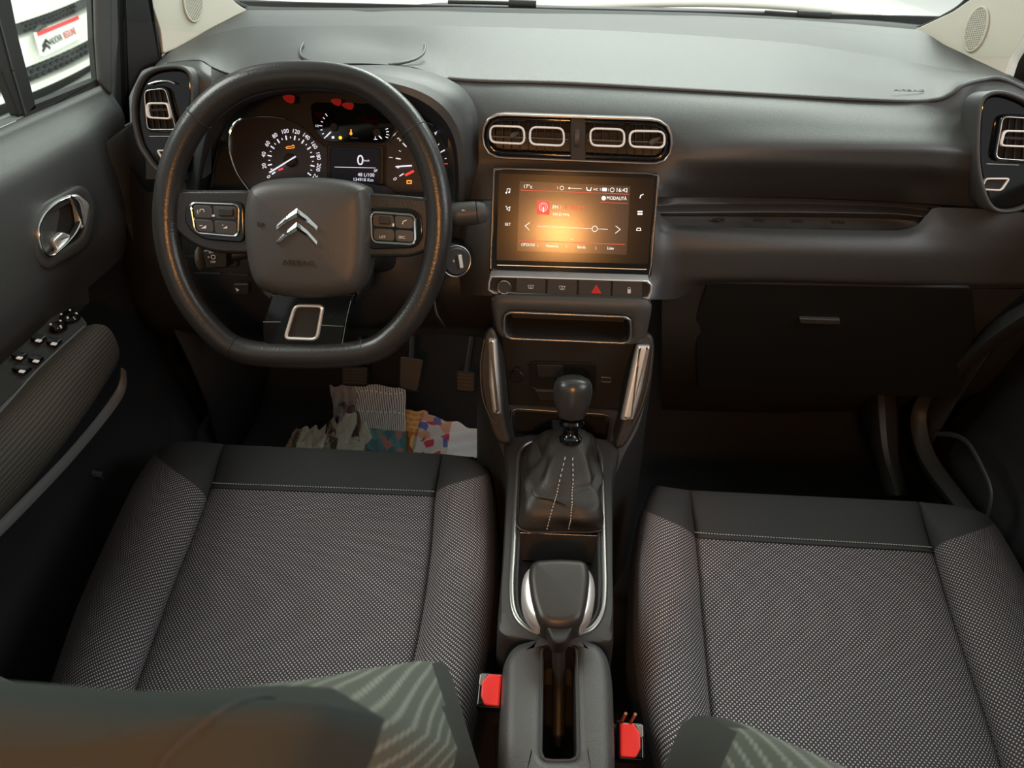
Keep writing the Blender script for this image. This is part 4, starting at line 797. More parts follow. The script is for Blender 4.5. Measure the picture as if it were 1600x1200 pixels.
# headliner
hl = [[(x, y, 1.33 - .10*(abs(x)/.6)**3 - max(0, y - .45)*.12 - max(0, -.3 - y)*.08) for x in np.linspace(-.62, .62, 13)] for y in np.linspace(-1.5, .72, 10)]
struct(MB().grid(np.array(hl), uv=False).obj('ceiling', M['cream'], solid=.015))
lm = thing('courtesy_lamp', 'warm courtesy lamp on the headliner behind the front seats', 'lamp', (-.02, -.45, 1.31))
MB().prism(Pl((-.02, -.45, 1.298), (0, .5, -1), up=(0, 1, 0)), rcorner([(-.08, -.05), (.08, -.05), (.08, .05), (-.08, .05)], .015), -.04, .01, .004).obj('lamp_housing', M['cream'], lm)
MB().prism(Pl((-.02, -.45, 1.298), (0, .5, -1), up=(0, 1, 0)), rcorner([(-.05, -.025), (.05, -.025), (.05, .025), (-.05, .025)], .008), .01, .014, .002).obj('lamp_lens', mat('warm_lens', (1, .6, .3), .5, emit=6, ecol=(1, .45, .14)), lm)
# windscreen
def windscreen():
    R_ = []
    for t in np.linspace(0, 1, 14):
        R_.append([(x*(1 - .14*t), (1.60 - .30*abs(x/.72)**2.2)*(1-t) + (.74 - .12*abs(x/.72)**2)*t, (.785 + .02*abs(x))*(1-t) + 1.315*t + .06*math.sin(math.pi*t)) for x in np.linspace(-.74, .74, 25)])
    return np.array(R_)
WS = windscreen(); struct(MB().grid(WS, uv=False).obj('window_1', M['glass']))
# black frit / cowl strip along the foot of the windscreen
ct = [(352, 6, 1.45), (380, 10, 1.47), (430, 13, 1.52), (560, 14, 1.57), (700, 13, 1.60), (900, 17, 1.61), (1100, 22, 1.60), (1300, 33, 1.56), (1430, 43, 1.49), (1470, 58, 1.45)]
cbm = [(352, 40, 1.38), (380, 26, 1.43), (430, 20, 1.48), (560, 20, 1.53), (700, 21, 1.56), (900, 25, 1.57), (1100, 31, 1.56), (1300, 43, 1.52), (1430, 56, 1.45), (1470, 76, 1.41)]
MB().grid(surf([ct, cbm], np.linspace(352, 1470, 50), 4), uv=False).obj('demister_strip', M['deep'], dash, solid=.004)
# A pillars with tweeter grilles
def pillar(name, label, edge_top, edge_mid, edge_low, yv, grille, side):
    pts = [catmull([atX(u, v, x) for u, v, x in e], 6, False) for e in (edge_top, edge_mid, edge_low)]
    G_ = np.array(pts)
    T_ = np.linspace(0, 2, 17); out = []
    for t in T_:
        a = (2-t)*(1-t)/2; b = t*(2-t); c = t*(t-1)/2; out.append(G_[0]*a + G_[1]*b + G_[2]*c)
    o = thing(name, label, 'pillar trim', G_[1].mean(0))
    MB().grid(np.array(out), uv=False).obj('pillar_cover', M['cream'], o, solid=.004)
    return o, G_
# left pillar
gp_ = Pl(atX(303, 8, -.665), (.80, -.52, .30)); gr_ = Pl(atX(1525, 45, .655), (-.80, -.52, .30))
pL = thing('pillar_trim', 'cream windscreen pillar trim with oval speaker grille, driver side', 'pillar trim', gp_.o)
def pil(pl, poly, par, d):
    P = rcorner(L2(pl, poly), .006); MB().prism(pl, P, -.03, -.002, .002, 3, dome=.0).obj('pillar_cover', M['cream'], par)
pil(gp_, [(200, -60), (228, -20), (243, 20), (252, 48), (256, 84), (300, 66), (345, 40), (388, 16), (372, 6), (345, -20), (310, -70)], pL, 1)
pR = thing('pillar_trim', 'cream windscreen pillar trim with oval speaker grille, passenger side', 'pillar trim', gr_.o)
pil(gr_, [(1560, -50), (1520, -5), (1487, 18), (1455, 33), (1427, 46), (1478, 90), (1540, 112), (1568, 122), (1578, 90), (1600, 55), (1640, 10), (1660, -40)], pR, 1)
def grille(pl, c, par, ru, rv, lean):
    cc = pl.loc(*c); top = pl.loc(c[0] + lean, c[1] - 30); d = unit(top - cc); e = np.array([d[1], -d[0]])
    P = np.array([cc + d*rv*math.sin(a) + e*ru*math.cos(a) for a in np.linspace(0, 2*math.pi, 48, endpoint=False)])
    gobj = MB().prism(pl, P, -.004, .0015, .001).obj('speaker_grille', mat('grille_base', (.22, .21, .19), .6), par)
    MB().ring(pl, P, .0018, .0012, 8).obj('grille_rim', M['cream'], gobj)
    g = MB(); k = .0034
    for i in range(-14, 15):
        for sg in (1, -1):
            pts = []
            for j in np.linspace(-.05, .05, 60):
                q = e*(i*k + j*.5*sg) + d*j
                if (q@e/ru)**2 + (q@d/rv)**2 < .92: pts.append(cc + q)
            if len(pts) > 2: g.stroke(pl, [pts[0], pts[-1]], .0013, .0012, .0022)
    g.obj('grille_mesh', M['cream'], gobj)
grille(gp_, (302, 4), pL, .016, .031, 1); grille(gr_, (1525, 46), pR, .017, .034, 7)
for sx, pr_ in ((-1, pL), (1, pR)):
    c_ = catmull([np.array(q) for q in ((sx*.685, 1.30, .95), (sx*.67, 1.12, 1.08), (sx*.65, .92, 1.20), (sx*.62, .70, 1.29))], 6, False)
    MB().tube(c_, .045, n=16, flat=((1, 0, 0), .5)).obj('pillar_upper', M['cream'], pr_)
for q in ([(1420, 47, .63), (1440, 44, .64), (1475, 27, .65), (1500, 12, .655), (1520, -8, .66), (1545, -40, .67)], [(395, 17, -.62), (372, 8, -.63), (350, -2, -.64), (320, -30, -.65)]):
    MB().tube(catmull([atX(u, v, x) for u, v, x in q], 6, False), .006, n=8).obj('windscreen_gasket', M['deep'], pR if q[0][0] > 800 else pL)
# ================================================================ DOORS
def door_grid(sx, prof, ys, zs):
    G_ = []
    for z in zs: G_.append([(sx*prof(y, z - .064*(y-.887)*smooth(.3, .796, z)), y, z - .064*(y-.887)*smooth(.3, .796, z)) for y in ys])
    return np.array(G_)
def smooth(a, b, x): t = np.clip((x-a)/(b-a), 0, 1); return t*t*(3-2*t)
def profL(y, z):
    z = z + .064*(y - .887)
    x = .738 - .026*smooth(.796, .74, z)
    x -= .008*math.exp(-((z-.70)/.08)**2); x += .03*smooth(.62, .50, z)
    x -= .03*smooth(.30, .16, z); x += .03*smooth(1.0, 1.14, y)*smooth(.80, .70, z)
    return x
ldo = thing('car_door', 'dark grey driver door with window, chrome pull handle and window switches', 'car door', (-.72, .6, .4))
ysd = np.linspace(-.15, 1.14, 60); zsd = np.concatenate([np.linspace(.02, .60, 22), np.linspace(.61, .796, 20)])
dpn = MB().grid(door_grid(-1, profL, ysd, zsd), uv=False).obj('door_panel', M['dash'], ldo, solid=.006)
dpn.data.materials.append(M['black'])
for pf in dpn.data.polygons:
    if pf.center[2] + .4 < .53: pf.material_index = 1
sill = [[(-x, y, z - .064*(y-.887)) for y in ysd] for x, z in [(.738, .796), (.742, .800), (.750, .800), (.76, .79)]]; MB().grid(np.array(sill), uv=False).obj('window_sill', M['dash'], ldo)
# window frame: rear post, front post and bottom rubber
def bar3(name, a, b, w, d, m, par, n=None):
    a, b = np.array(a, float), np.array(b, float); t = unit(b - a); nx = np.array([1., 0, 0]) if n is None else unit(n); e = unit(np.cross(t, nx)); nx = np.cross(e, t); L = np.linalg.norm(b-a)
    return MB().box((a+b)/2, (L, w, d), (t, e, nx), min(w, d)*.25).obj(name, m, par)
XD = -.742
def dpx(u, v, x=XD): return atX(u, v, x)
# frame pieces traced where they stand, in the plane of the door glass
DP = Pl(dpx(80, 80), (1, 0, 0), up=(0, 0, 1))
def dplate(name, pts, h0, h1, m, r=.003, bev=.002): return MB().prism(DP, rcorner(L2(DP, pts, h1), r), h0, h1, bev).obj(name, m, ldo)
dplate('window_frame', [(-120, -430), (-80, -430), (12, -30), (30, 60), (58, 170), (48, 176), (30, 182), (2, 110), (-12, 30)], -.008, .004, M['black'])
dplate('window_frame', [(36, 180), (54, 162), (100, 144), (153, 122), (157, 140), (100, 164), (60, 180), (40, 194)], -.008, .004, M['black'])
dplate('window_frame', [(128, -430), (150, -430), (156, -30), (160, 130), (152, 131), (146, 60)], -.006, .003, M['black'])
MB().stroke(DP, L2(DP, [(-4, 20), (20, 110), (40, 178)], .005), .003, .003, .0055).obj('window_rubber', M['dash'], ldo)
struct(MB().prism(DP, L2(DP, [(-200, -140), (152, -140), (152, 132), (52, 176), (-200, 280)]), -.006, -.002).obj('window_2', M['glass']))
# mirror sail panel: two vertical folds
sp_ = MB().prism(Pl(atX(165, 60, -.722), (.93, -.36, .05)), rcorner(L2(Pl(atX(165, 60, -.722), (.93, -.36, .05)), [(140, -430), (175, -430), (182, -80), (186, 60), (176, 150), (166, 141), (156, 130), (151, 60)]), .006), -.006, .0, .003).obj('mirror_sail_panel', M['dash'], ldo)
PQ = Pl(atX(210, 60, -.725), (.80, -.60, .02))
MB().prism(PQ, rcorner(L2(PQ, [(170, -430), (190, -430), (228, -80), (246, 30), (256, 84), (258, 100), (225, 112), (206, 150), (198, 200), (176, 160), (182, 60)]), .006), -.03, .0, .01).obj('door_front_edge', M['black'], ldo)
# pull handle
hp_ = Pl(atX(102, 350, -.697), unit((1, -.12, .05)))
hc = rcorner(L2(hp_, [(52, 325), (130, 285), (152, 320), (140, 385), (70, 425), (50, 390)]), .025)
MB().frame(hp_, hc, inset(ccw(hc), .016), -.02, .0025, .0025).obj('handle_surround', M['dash'], ldo)
dsh = rcorner(L2(hp_, [(60, 336), (124, 300), (140, 320), (134, 370), (78, 404), (62, 388)]), .014)
MB().prism(hp_, ccw(dsh), -.012, -.004).obj('handle_recess', M['deep'], ldo)
hd_ = (lambda Q: MB().frame(hp_, Q, inset(Q, .0036), .0, .008, .003))(ccw(catmull(L2(hp_, [(59, 354), (70, 331), (93, 312), (114, 306), (127, 316), (130, 338), (120, 364), (99, 388), (80, 402), (67, 395), (60, 377)], .006), 6))).obj('pull_handle', M['bchrome'], ldo)
MB().prism(hp_, rcorner(L2(hp_, [(104, 306), (122, 303), (140, 318), (135, 352), (127, 360), (120, 318)], .006), .006), -.002, .008, .004).obj('handle_hinge', M['satin'], hd_)
MB().prism(hp_, rcorner(L2(hp_, [(80, 375), (95, 362), (112, 368), (90, 392)], .0), .004), -.004, .003, .003).obj('handle_lever', M['satin'], hd_)
# padded armrest (cloth) and its trims
def ext(r_, n=4):
    r_ = list(r_)
    for _ in range(n): a, b = r_[-2], r_[-1]; r_.append((2*b[0]-a[0], 2*b[1]-a[1], b[2]))
    return r_
def armrest(par):
    rows = [[(132, 511, .578), (60, 578, .578), (0, 645, .577), (-90, 740, .575), (-180, 830, .57)],
            [(150, 506, .588), (85, 572, .588), (22, 640, .587), (-70, 740, .585), (-160, 830, .58)],
            [(168, 512, .582), (110, 585, .584), (48, 655, .583), (-50, 760, .58), (-140, 850, .575)],
            [(181, 530, .565), (130, 605, .568), (72, 680, .567), (-30, 785, .565), (-120, 875, .56)],
            [(187, 553, .540), (145, 625, .545), (85, 705, .545), (-15, 815, .54), (-105, 905, .535)],
            [(182, 572, .515), (135, 645, .520), (75, 725, .52), (-25, 840, .515), (-115, 930, .51)]]
    G_ = np.array([catmull([atZ(*p) for p in ext(r)], 8, False) for r in rows]); N_ = G_.shape[1]
    D_ = np.array([catmull(list(G_[:, j]), 4, False) for j in range(N_)]).transpose(1, 0, 2)
    # close the nose
    c = D_[:, 0].mean(0) + np.array([-.02, .02, -.005]); nose = np.array([[D_[i, 0]*(1-t) + (c + (D_[i, 0]-c)*.0)*t + np.array([0, .012*math.sin(math.pi*t*.5)*1.2, 0])*(1-t) for t in (1, .8, .6, .4, .2)] for i in range(len(D_))])
    A_ = np.concatenate([nose, D_], 1)
    MB().grid(A_).obj('armrest_pad', M['arm'], par)
    MB().tube(G_[0], .0022, n=8).obj('armrest_piping', M['dash'], par)
    return G_
AG = armrest(ldo)
rows = [[(182, 572, .515), (135, 645, .520), (75, 725, .52), (-25, 840, .515), (-115, 930, .51)], [(168, 585, .50), (118, 655, .50), (58, 735, .50), (-35, 835, .50), (-125, 925, .5)], [(160, 600, .48), (110, 670, .48), (50, 745, .48), (-45, 850, .48), (-135, 940, .48)]]
G_ = np.array([catmull([atZ(*p) for p in ext(r)], 8, False) for r in rows]); MB().grid(G_).obj('armrest_underside', M['black'], ldo)
rows = [[(190, 575, .49), (180, 612, .46), (110, 700, .46), (10, 802, .46), (-90, 900, .46)], [(196, 578, .475), (189, 622, .445), (118, 712, .445), (16, 820, .445), (-84, 915, .445)], [(190, 590, .46), (180, 632, .43), (110, 722, .43), (8, 830, .43), (-90, 925, .43)]]
G_ = np.array([catmull([atZ(*p) for p in ext(r)], 8, False) for r in rows]); MB().grid(G_).obj('door_pull_lip', mat('lit_lip_grey', (.10, .10, .098), .5), ldo, solid=.003)  # lit lower lip of the pull recess; the paler grey carries its light
q = catmull([atZ(u, v, z) for u, v, z in [(160, 742, .28), (125, 738, .29), (95, 752, .29), (60, 785, .29), (0, 848, .29), (-60, 910, .29)]], 6, False); MB().tube(q, .006, n=8).obj('door_pocket_rim', M['dash_low'], ldo)
rows = [[(160, 742, .28), (125, 738, .285), (95, 752, .285), (60, 785, .285), (0, 848, .285), (-60, 910, .285)], [(185, 800, .14), (150, 800, .14), (120, 815, .14), (85, 850, .14), (25, 912, .14), (-30, 970, .14)], [(190, 860, .03), (160, 860, .03), (130, 875, .03), (95, 910, .03), (35, 972, .03), (-20, 1030, .03)]]
G_ = np.array([catmull([atZ(*p) for p in r], 6, False) for r in rows]); MB().grid(G_).obj('door_pocket', M['black'], ldo, solid=.004)
# switch plate
SP = Pl(atZ(60, 540, .580), (.10, 0, 1), up=(0, 1, 0))
swp = MB().prism(SP, rcorner(L2(SP, [(-20, 585), (45, 528), (82, 492), (105, 484), (128, 492), (138, 508), (60, 580), (0, 640), (-60, 700), (-90, 660)]), .01), -.02, .0, .003).obj('switch_plate', M['black'], ldo)
MB().prism(SP, L2(SP, [(-60, 598), (0, 588), (30, 594), (36, 600), (0, 634), (-60, 690)]), -.001, .0006).obj('grab_cup', M['deep'], ldo)
for cu_, cv_, wd, hh_ in [(59, 532, 11, 6.5), (83, 537, 11, 6.5), (29, 559, 11, 6.5), (55, 564, 11, 6.5), (33, 580, 14, 6)]:
    bx = L2(SP, [(cu_ - wd, cv_ + 1), (cu_ - wd*.3, cv_ - hh_), (cu_ + wd + 4, cv_ - hh_*.4), (cu_ + wd*.45, cv_ + hh_)]); b_ = MB().prism(SP, rcorner(bx, .0015), -.001, .0055, .0015).obj('window_switch', M['gloss'], ldo)
    MB().prism(SP, rcorner(L2(SP, [(cu_ - 5, cv_ + 1), (cu_ - 1, cv_ - 2.5), (cu_ + 7, cv_ - 1), (cu_ + 3, cv_ + 2.5)], .006), .0008), .005, .0062, .0002).obj('switch_symbol', M['icon'], b_)
for cu_, cv_, r_ in [(92, 514, .0105), (110, 498, .0125)]:
    k_2 = MB().lathe(SP.px(cu_, cv_), SP.n, [(r_, 0), (r_, .004), (r_*.75, .0075), (.0001, .0078)], n=28).obj('mirror_dial', M['gloss'], ldo)
    g = MB()
    for a in ((90, 200, 330) if r_ < .012 else (20, 110, 200, 290)): g.prism(SP, [pol(SP.loc(cu_, cv_) + pol((0, 0), r_*.72, a), .0013, q_) for q_ in range(0, 360, 45)], .0055, .0086)
    g.obj('dial_print', M['icon'], k_2)
# right door
rdo = thing('car_door', 'dark passenger door edge with curved pocket rim at the right of the photo', 'car door', (.72, .6, .4))
MB().grid(door_grid(1, profL, ysd, zsd), uv=False).obj('door_panel', M['black'], rdo, solid=.006)
def band(par, name, m, pts, w0, solid=.008):
    c = catmull([atX(u, v, x) for u, v, x in pts], 8, False); MB().tube(c, w0, n=12, flat=((1, 0, 0), .6)).obj(name, m, par)
rows = [[(1640, 455, .66), (1560, 500, .665), (1480, 560, .67), (1430, 600, .675), (1408, 650, .675), (1420, 710, .675), (1470, 780, .675), (1520, 830, .675)],
        [(1640, 470, .645), (1568, 515, .645), (1495, 570, .65), (1444, 612, .655), (1425, 655, .655), (1440, 715, .655), (1490, 785, .655), (1545, 850, .655)],
        [(1640, 490, .66), (1572, 530, .66), (1505, 582, .665), (1462, 618, .67), (1448, 655, .67), (1462, 710, .67), (1512, 780, .67), (1570, 850, .67)]]
G_ = np.array([catmull([atX(*p) for p in r], 6, False) for r in rows]); MB().grid(G_).obj('door_trim_curve', M['dash_low'], rdo, solid=.006)
PQ = Pl(atX(1590, 90, .722), (-.80, -.60, .02))
MB().prism(PQ, rcorner(L2(PQ, [(1655, -80), (1640, -60), (1612, 30), (1590, 70), (1572, 118), (1590, 140), (1620, 150), (1640, 150)]), .006), -.01, 0, .004).obj('door_front_edge', M['black'], rdo)
band(rdo, 'pocket_rim', M['dash_low'], [(1462, 678, .67), (1490, 680, .67), (1512, 692, .67), (1532, 725, .67), (1548, 765, .67), (1545, 800, .67), (1530, 830, .67)], .0045)
KB = thing('kick_panel', 'dark ribbed kick panel edge in the passenger footwell', 'kick panel', atX(1385, 700, .62))
rows = [[(1340, 560, .60), (1345, 640, .60), (1362, 700, .60), (1385, 775, .60)], [(1372, 590, .57), (1375, 650, .57), (1382, 710, .57), (1402, 775, .57)], [(1400, 600, .61), (1402, 650, .61), (1404, 710, .61), (1416, 775, .61)]]
G_ = np.array([catmull([atX(*p) for p in r], 6, False) for r in rows]); D_ = np.array([catmull(list(G_[:, j]), 4, False) for j in range(G_.shape[1])]).transpose(1, 0, 2)
MB().grid(D_).obj('ribbed_edge', M['dash_low'], KB, solid=.004)
# ================================================================ SEATS
def build_seat(name, label, ox, cols, t_rows, back):
    """cols: pixel polylines (front -> rear) of outer-left, seam-left, seam-right, outer-right"""
    root = thing(name, label, 'car seat', (ox, .5, 0))
    n = 40; OL, SL, SR, OR = [catmull(c, 8, False) for c in cols]
    def rs(c): return resample(c, n, False)
    OL, SL, SR, OR = rs(OL), rs(SL), rs(SR), rs(OR)
    tt = np.linspace(0, 1, n); zc = .338 - .045*tt   # cushion height along its length
    def sec(i):
        z0 = zc[i]; nose = .012*math.exp(-tt[i]/.05)
        f = smooth(0, .10, tt[i])
        L_ = []
        def P(a, b, s, z): q = a*(1-s) + b*s; return atZ(q[0], q[1], z)
        bl = .026*(.35 + .65*f)
        left = [P(OL[i], SL[i], s, z0 + dz) for s, dz in [(0, -.030), (.10, -.004 + bl*.35), (.30, bl*.85), (.55, bl), (.80, bl*.72), (.94, bl*.25), (1, -.006)]]
        cen = [P(SL[i], SR[i], s, z0 + dz) for s, dz in [(0, -.006), (.03, .002), (.12, .007), (.3, .010), (.5, .011), (.7, .010), (.88, .007), (.97, .002), (1, -.006)]]
        right = [P(SR[i], OR[i], s, z0 + dz) for s, dz in [(0, -.006), (.06, bl*.25), (.2, bl*.72), (.45, bl), (.70, bl*.85), (.90, -.004 + bl*.35), (1, -.030)]]
        for q in (left, cen, right):
            for p in q: p[2] -= nose
        return np.array(left), np.array(cen), np.array(right)
    S_ = [sec(i) for i in range(n)]
    def dens(A, k): return np.array([catmull(list(r), k, False) for r in A])
    Lg, Cg, Rg = [dens([s[j] for s in S_], 4) for j in range(3)]
    kL, kC, kR = t_rows   # row index where plain band ends (function of column for the bolsters)
    def front_nose(Gx):
        f = Gx[0]; d = np.array([[0, .010, -.006], [0, .018, -.020], [0, .020, -.045], [0, .012, -.10], [0, -.01, -.20]])
        return np.array([f + q for q in d[::-1]])
    def split(Gx, kfun):
        M_, N_ = Gx.shape[:2]; full = np.concatenate([front_nose(Gx), Gx]); full2 = np.array([catmull(list(full[:, j]), 3, False) for j in range(N_)]).transpose(1, 0, 2)
        off = 5*3; a = np.zeros((off + 12, N_, 3)); b = np.zeros((M_*2, N_, 3))
        for j in range(N_):
            k = off + kfun(j/(N_-1))*3; idx = np.linspace(0, k, off + 12); idb = np.linspace(k, full2.shape[0]-1, M_*2)
            for c in range(3): a[:, j, c] = np.interp(idx, np.arange(full2.shape[0]), full2[:, j, c]); b[:, j, c] = np.interp(idb, np.arange(full2.shape[0]), full2[:, j, c])
        return a, b
    for Gx, kf, nm, nb_ in ((Lg, kL, 'cushion_bolster', 'bolster_front_cap'), (Cg, kC, 'cushion_centre', 'cushion_front_band'), (Rg, kR, 'cushion_bolster', 'bolster_front_cap')):
        a, b = split(Gx, kf); MB().grid(b).obj(nm, M['weave'], root); MB().grid(a).obj(nb_, M['band'], root)
        if nm == 'cushion_centre':
            e = b[0]; nrm_ = np.array([0, 0, 1.]); MB().tube(e + nrm_*.0008, .0016, n=6).obj('front_piping', M['band'], root)
            e2 = a[-2] * .75 + a[-3]*.25; g = MB(); e2 = resample(e2, 180, False)
            for k in range(0, 178, 2): g.tube([e2[k] + nrm_*.0012, e2[k+1] + nrm_*.0012], .0007, n=5)
            o_ = g.obj('front_stitching', M['stitch'], root)
    # side skirts down to the frame
    for Gx, sgn, jj_ in ((Lg, -1, 0), (Rg, 1, -1)):
        full = np.concatenate([front_nose(Gx), Gx])[:, jj_]; w_ = np.array([full + np.array([0, 0, 0]), full + np.array([sgn*.006, 0, -.03]), full + np.array([sgn*.002, 0, -.08]), full + np.array([-sgn*.01, 0, -.15])])
        MB().grid(w_).obj('side_skirt', M['band'], root)
    c0 = np.array([(Lg[8, 0] + Rg[8, -1])/2, (Lg[-1, 0] + Rg[-1, -1])/2]); cx = c0[:, 0].mean()
    for sx in (-1, 1): MB().box((cx + sx*.19, .52, .03), (.035, .56, .04), None, .006).obj('seat_rail', M['steel'], root)
    MB().box((cx, .52, .12), (.40, .44, .13), None, .02).obj('seat_base', M['black'], root)
    # ---- backrest
    bx, y_b, zb, lean = back['x'], back['y'], back['z'], math.radians(back['lean'])
    up = np.array([0, -math.sin(lean), math.cos(lean)]); fw = np.array([0, math.cos(lean), math.sin(lean)]); rt = np.array([1., 0, 0]); o = np.array([bx, y_b, zb])
    H = back['h']; K = 30; ang = np.linspace(0, 2*math.pi, 72, endpoint=False)
    rings = []
    hs = np.linspace(0, 1, K)
    def ring_at(h):
        hw = float(np.interp(h, [0, .15, .35, .6, .8, 1.0], back['hw'])); th = float(np.interp(h, [0, .5, .85, 1.0], [.07, .062, .055, .045]))
        bol = float(pchip([0, .15, .42, .62, .85, 1.0], back['bol'], np.array([h]))[0]); R_ = []
        for s in np.linspace(-1, 1, 41):      # front face
            e = abs(s)**1.0; f = th*.55 + bol*smooth(.42, .86, e)*(1 - smooth(.90, 1.0, e)*.95)
            R_.append((s*hw, f))
        fe = R_[-1][1]; bk = .86
        for t in np.linspace(0, 1, 9)[1:-1]: R_.append((hw*(1 - (1-bk)*t**1.4), fe + (-th - fe)*t**.9))
        for s in np.linspace(bk, -bk, 31): R_.append((s*hw, -th - .004*(1 - (s/bk)**2)))
        for t in np.linspace(1, 0, 9)[1:-1]: R_.append((-hw*(1 - (1-bk)*t**1.4), fe + (-th - fe)*t**.9))
        return R_
    for h in hs:
        hh_ = h*H; R_ = ring_at(h); rings.append([o + up*hh_ + rt*a + fw*b for a, b in R_])
    # rounded shoulders
    for k in range(1, 8):
        t = k/7*math.pi/2; R_ = ring_at(1.0); s_ = math.cos(t); ex = back['sh']
        rings.append([o + up*(H + ex*math.sin(t)) + rt*(a*(1 - (1-s_)*back['shr'])) + fw*(b*max(s_, .02)) for a, b in R_])
    R3 = np.array(rings); nF = 41
    fr = np.concatenate([R3[:, 82:], R3[:, :46]], 1); parts = []
    ins = MB().grid(fr[:27]).obj('backrest_insert', M['stripe'], root, sharp=False); ins.data.materials.append(M['shoulder_side'])
    nf = fr.shape[1] - 1; i0 = back['dark']
    for pi, pf in enumerate(ins.data.polygons):
        i_, j_ = pi // nf, pi % nf; m_ = min(j_, nf - 1 - j_); pf.material_index = 1 if m_ < np.interp(i_, [i0, i0 + 6], [6.5, -1]) else 0
    cov = R3[:27, 45:83]
    MB().grid(cov).obj('backrest_cover', M['shoulder_side'], root, sharp=False)
    full = np.concatenate([R3[26:], R3[26:, :1]], 1); MB().grid(full).obj('backrest_top', M['shoulder'], root, sharp=False)
    from mathutils.bvhtree import BVHTree
    mbt = MB().grid(full); bv = BVHTree.FromPolygons([Vector(q) for q in mbt.v], mbt.f)
    if back.get('seam'):
        pts = []
        for u, v in catmull(back['seam'], 6, False):
            hit = bv.ray_cast(Vector(CAM), Vector(unit(ray(u, v))))
            if hit[0] is not None: pts.append(np.array(hit[0]))
        if len(pts) > 3: MB().tube(pts, .0014, n=8).obj('shoulder_seam', M['band'], root)
    capc = R3[-1].mean(0); MB().grid(np.array([R3[-1], R3[-1]*.5 + capc*.5, R3[-1]*.01 + capc*.99]), closed_u=True).obj('backrest_crown', M['shoulder'], root, sharp=False)
    # headrest posts and pad stand on the crown, left of the lens
    return root, Lg, Cg, Rg
cols_d = ([(292, 682), (252, 697), (214, 748), (180, 815), (148, 885), (118, 955), (92, 1030), (66, 1110), (45, 1190)],
          [(347, 688), (340, 718), (331, 757), (305, 830), (275, 905), (245, 985), (215, 1068), (190, 1140), (165, 1210)],
          [(690, 703), (686, 740), (680, 777), (675, 850), (665, 930), (651, 1010), (636, 1075), (622, 1140), (606, 1210)],
          [(738, 708), (763, 735), (770, 785), (773, 850), (772, 920), (766, 990), (756, 1055), (745, 1120), (732, 1190)])
def kLd(s): return 1 + 3.6*s
def kRd(s): return 5.6 - 2.6*s
d_seat = build_seat('driver_seat', 'grey dotted cloth driver seat behind the steering wheel', -.35, cols_d,
    (lambda s: 3.9 + 3.0*s**1.2, lambda s: 5.3 + .2*s, lambda s: 5.4 - 2.4*s**.7),
    dict(x=-.345, y=.314, z=.30, h=.573, lean=20, hw=[.25, .278, .281, .276, .266, .250], dark=15, bol=[.04, .058, .070, .050, .018, .0], sh=.045, shr=.30, seam=[(240, 1225), (262, 1180), (300, 1145), (345, 1112), (395, 1092), (430, 1092)]))
cols_p = ([(1024, 752), (1006, 795), (994, 870), (990, 940), (990, 1010), (998, 1085), (1010, 1150), (1026, 1215), (1040, 1280)],
          [(1080, 760), (1082, 800), (1086, 835), (1092, 905), (1098, 980), (1105, 1060), (1112, 1135), (1118, 1205), (1124, 1280)],
          [(1440, 778), (1447, 820), (1457, 855), (1478, 930), (1503, 1010), (1530, 1090), (1553, 1160), (1570, 1220), (1588, 1290)],
          [(1512, 785), (1545, 805), (1572, 845), (1602, 900), (1635, 970), (1668, 1050), (1695, 1130), (1715, 1200), (1735, 1270)])
p_seat = build_seat('passenger_seat', 'grey dotted cloth passenger seat right of the centre console', .37, cols_p,
    (lambda s: 3.3 + 2.9*s**1.4, lambda s: 5.9 + .5*s, lambda s: 6.6 - 2.8*s**.7),
    dict(x=.362, y=.290, z=.30, h=.56, lean=21, hw=[.25, .278, .287, .280, .266, .25], dark=16, bol=[.04, .058, .072, .052, .018, .0], sh=.045, shr=.30))
# ================================================================ BELT BUCKLES
def buckle(label, c, n_, sd, stalk):
    c = np.asarray(c, float); BP = Pl(c, n_); k_ = .68; r = thing('seat_belt_buckle', label, 'seat belt buckle', c, None)
    MB().prism(BP, rcorner(np.array([(-.022, -.030), (.022, -.030), (.022, .026), (-.022, .026)])*k_, .004), -.022, 0, .004).obj('buckle_body', M['gloss'], r)
    P = [(-.016*sd, .020), (.004*sd, .020), (.013*sd, .008), (.013*sd, -.012), (.006*sd, -.024), (-.016*sd, -.024)]
    P = np.array(P)*k_*1.1
    MB().prism(BP, rcorner(P, .002), -.002, .004, .002).obj('release_button', M['red'], r)
    MB().prism(BP, rcorner(np.array([(.005*sd, .021), (.019*sd, .021), (.019*sd, .004), (.015*sd, .002)])*k_, .001), -.001, .003, .001).obj('latch_plate', M['steel'], r)
    if stalk:
        for dx in (-.008, .002): MB().tube([c + np.array([dx, .012, .03]) , c + np.array([dx - .004, .02, -.02]), c + np.array([dx - .008, .05, -.06])], .0018, n=6).obj('stalk_wire', mat('copper_wire', (.35, .16, .08), .4, .7), r)
    MB().box(c + np.array([0, .02, -.06]), (.022, .010, .09), None, .003).obj('buckle_stalk', M['black'], r)
    return r
buckle('red button seat belt buckle at the driver seat, left of the handbrake housing', atZ(766, 1076, .345), (0, -.30, .95), -1, False)
buckle('red button seat belt buckle at the passenger seat, with thin copper stalk', atZ(986, 1155, .335), (0, -.30, .95), 1, True)
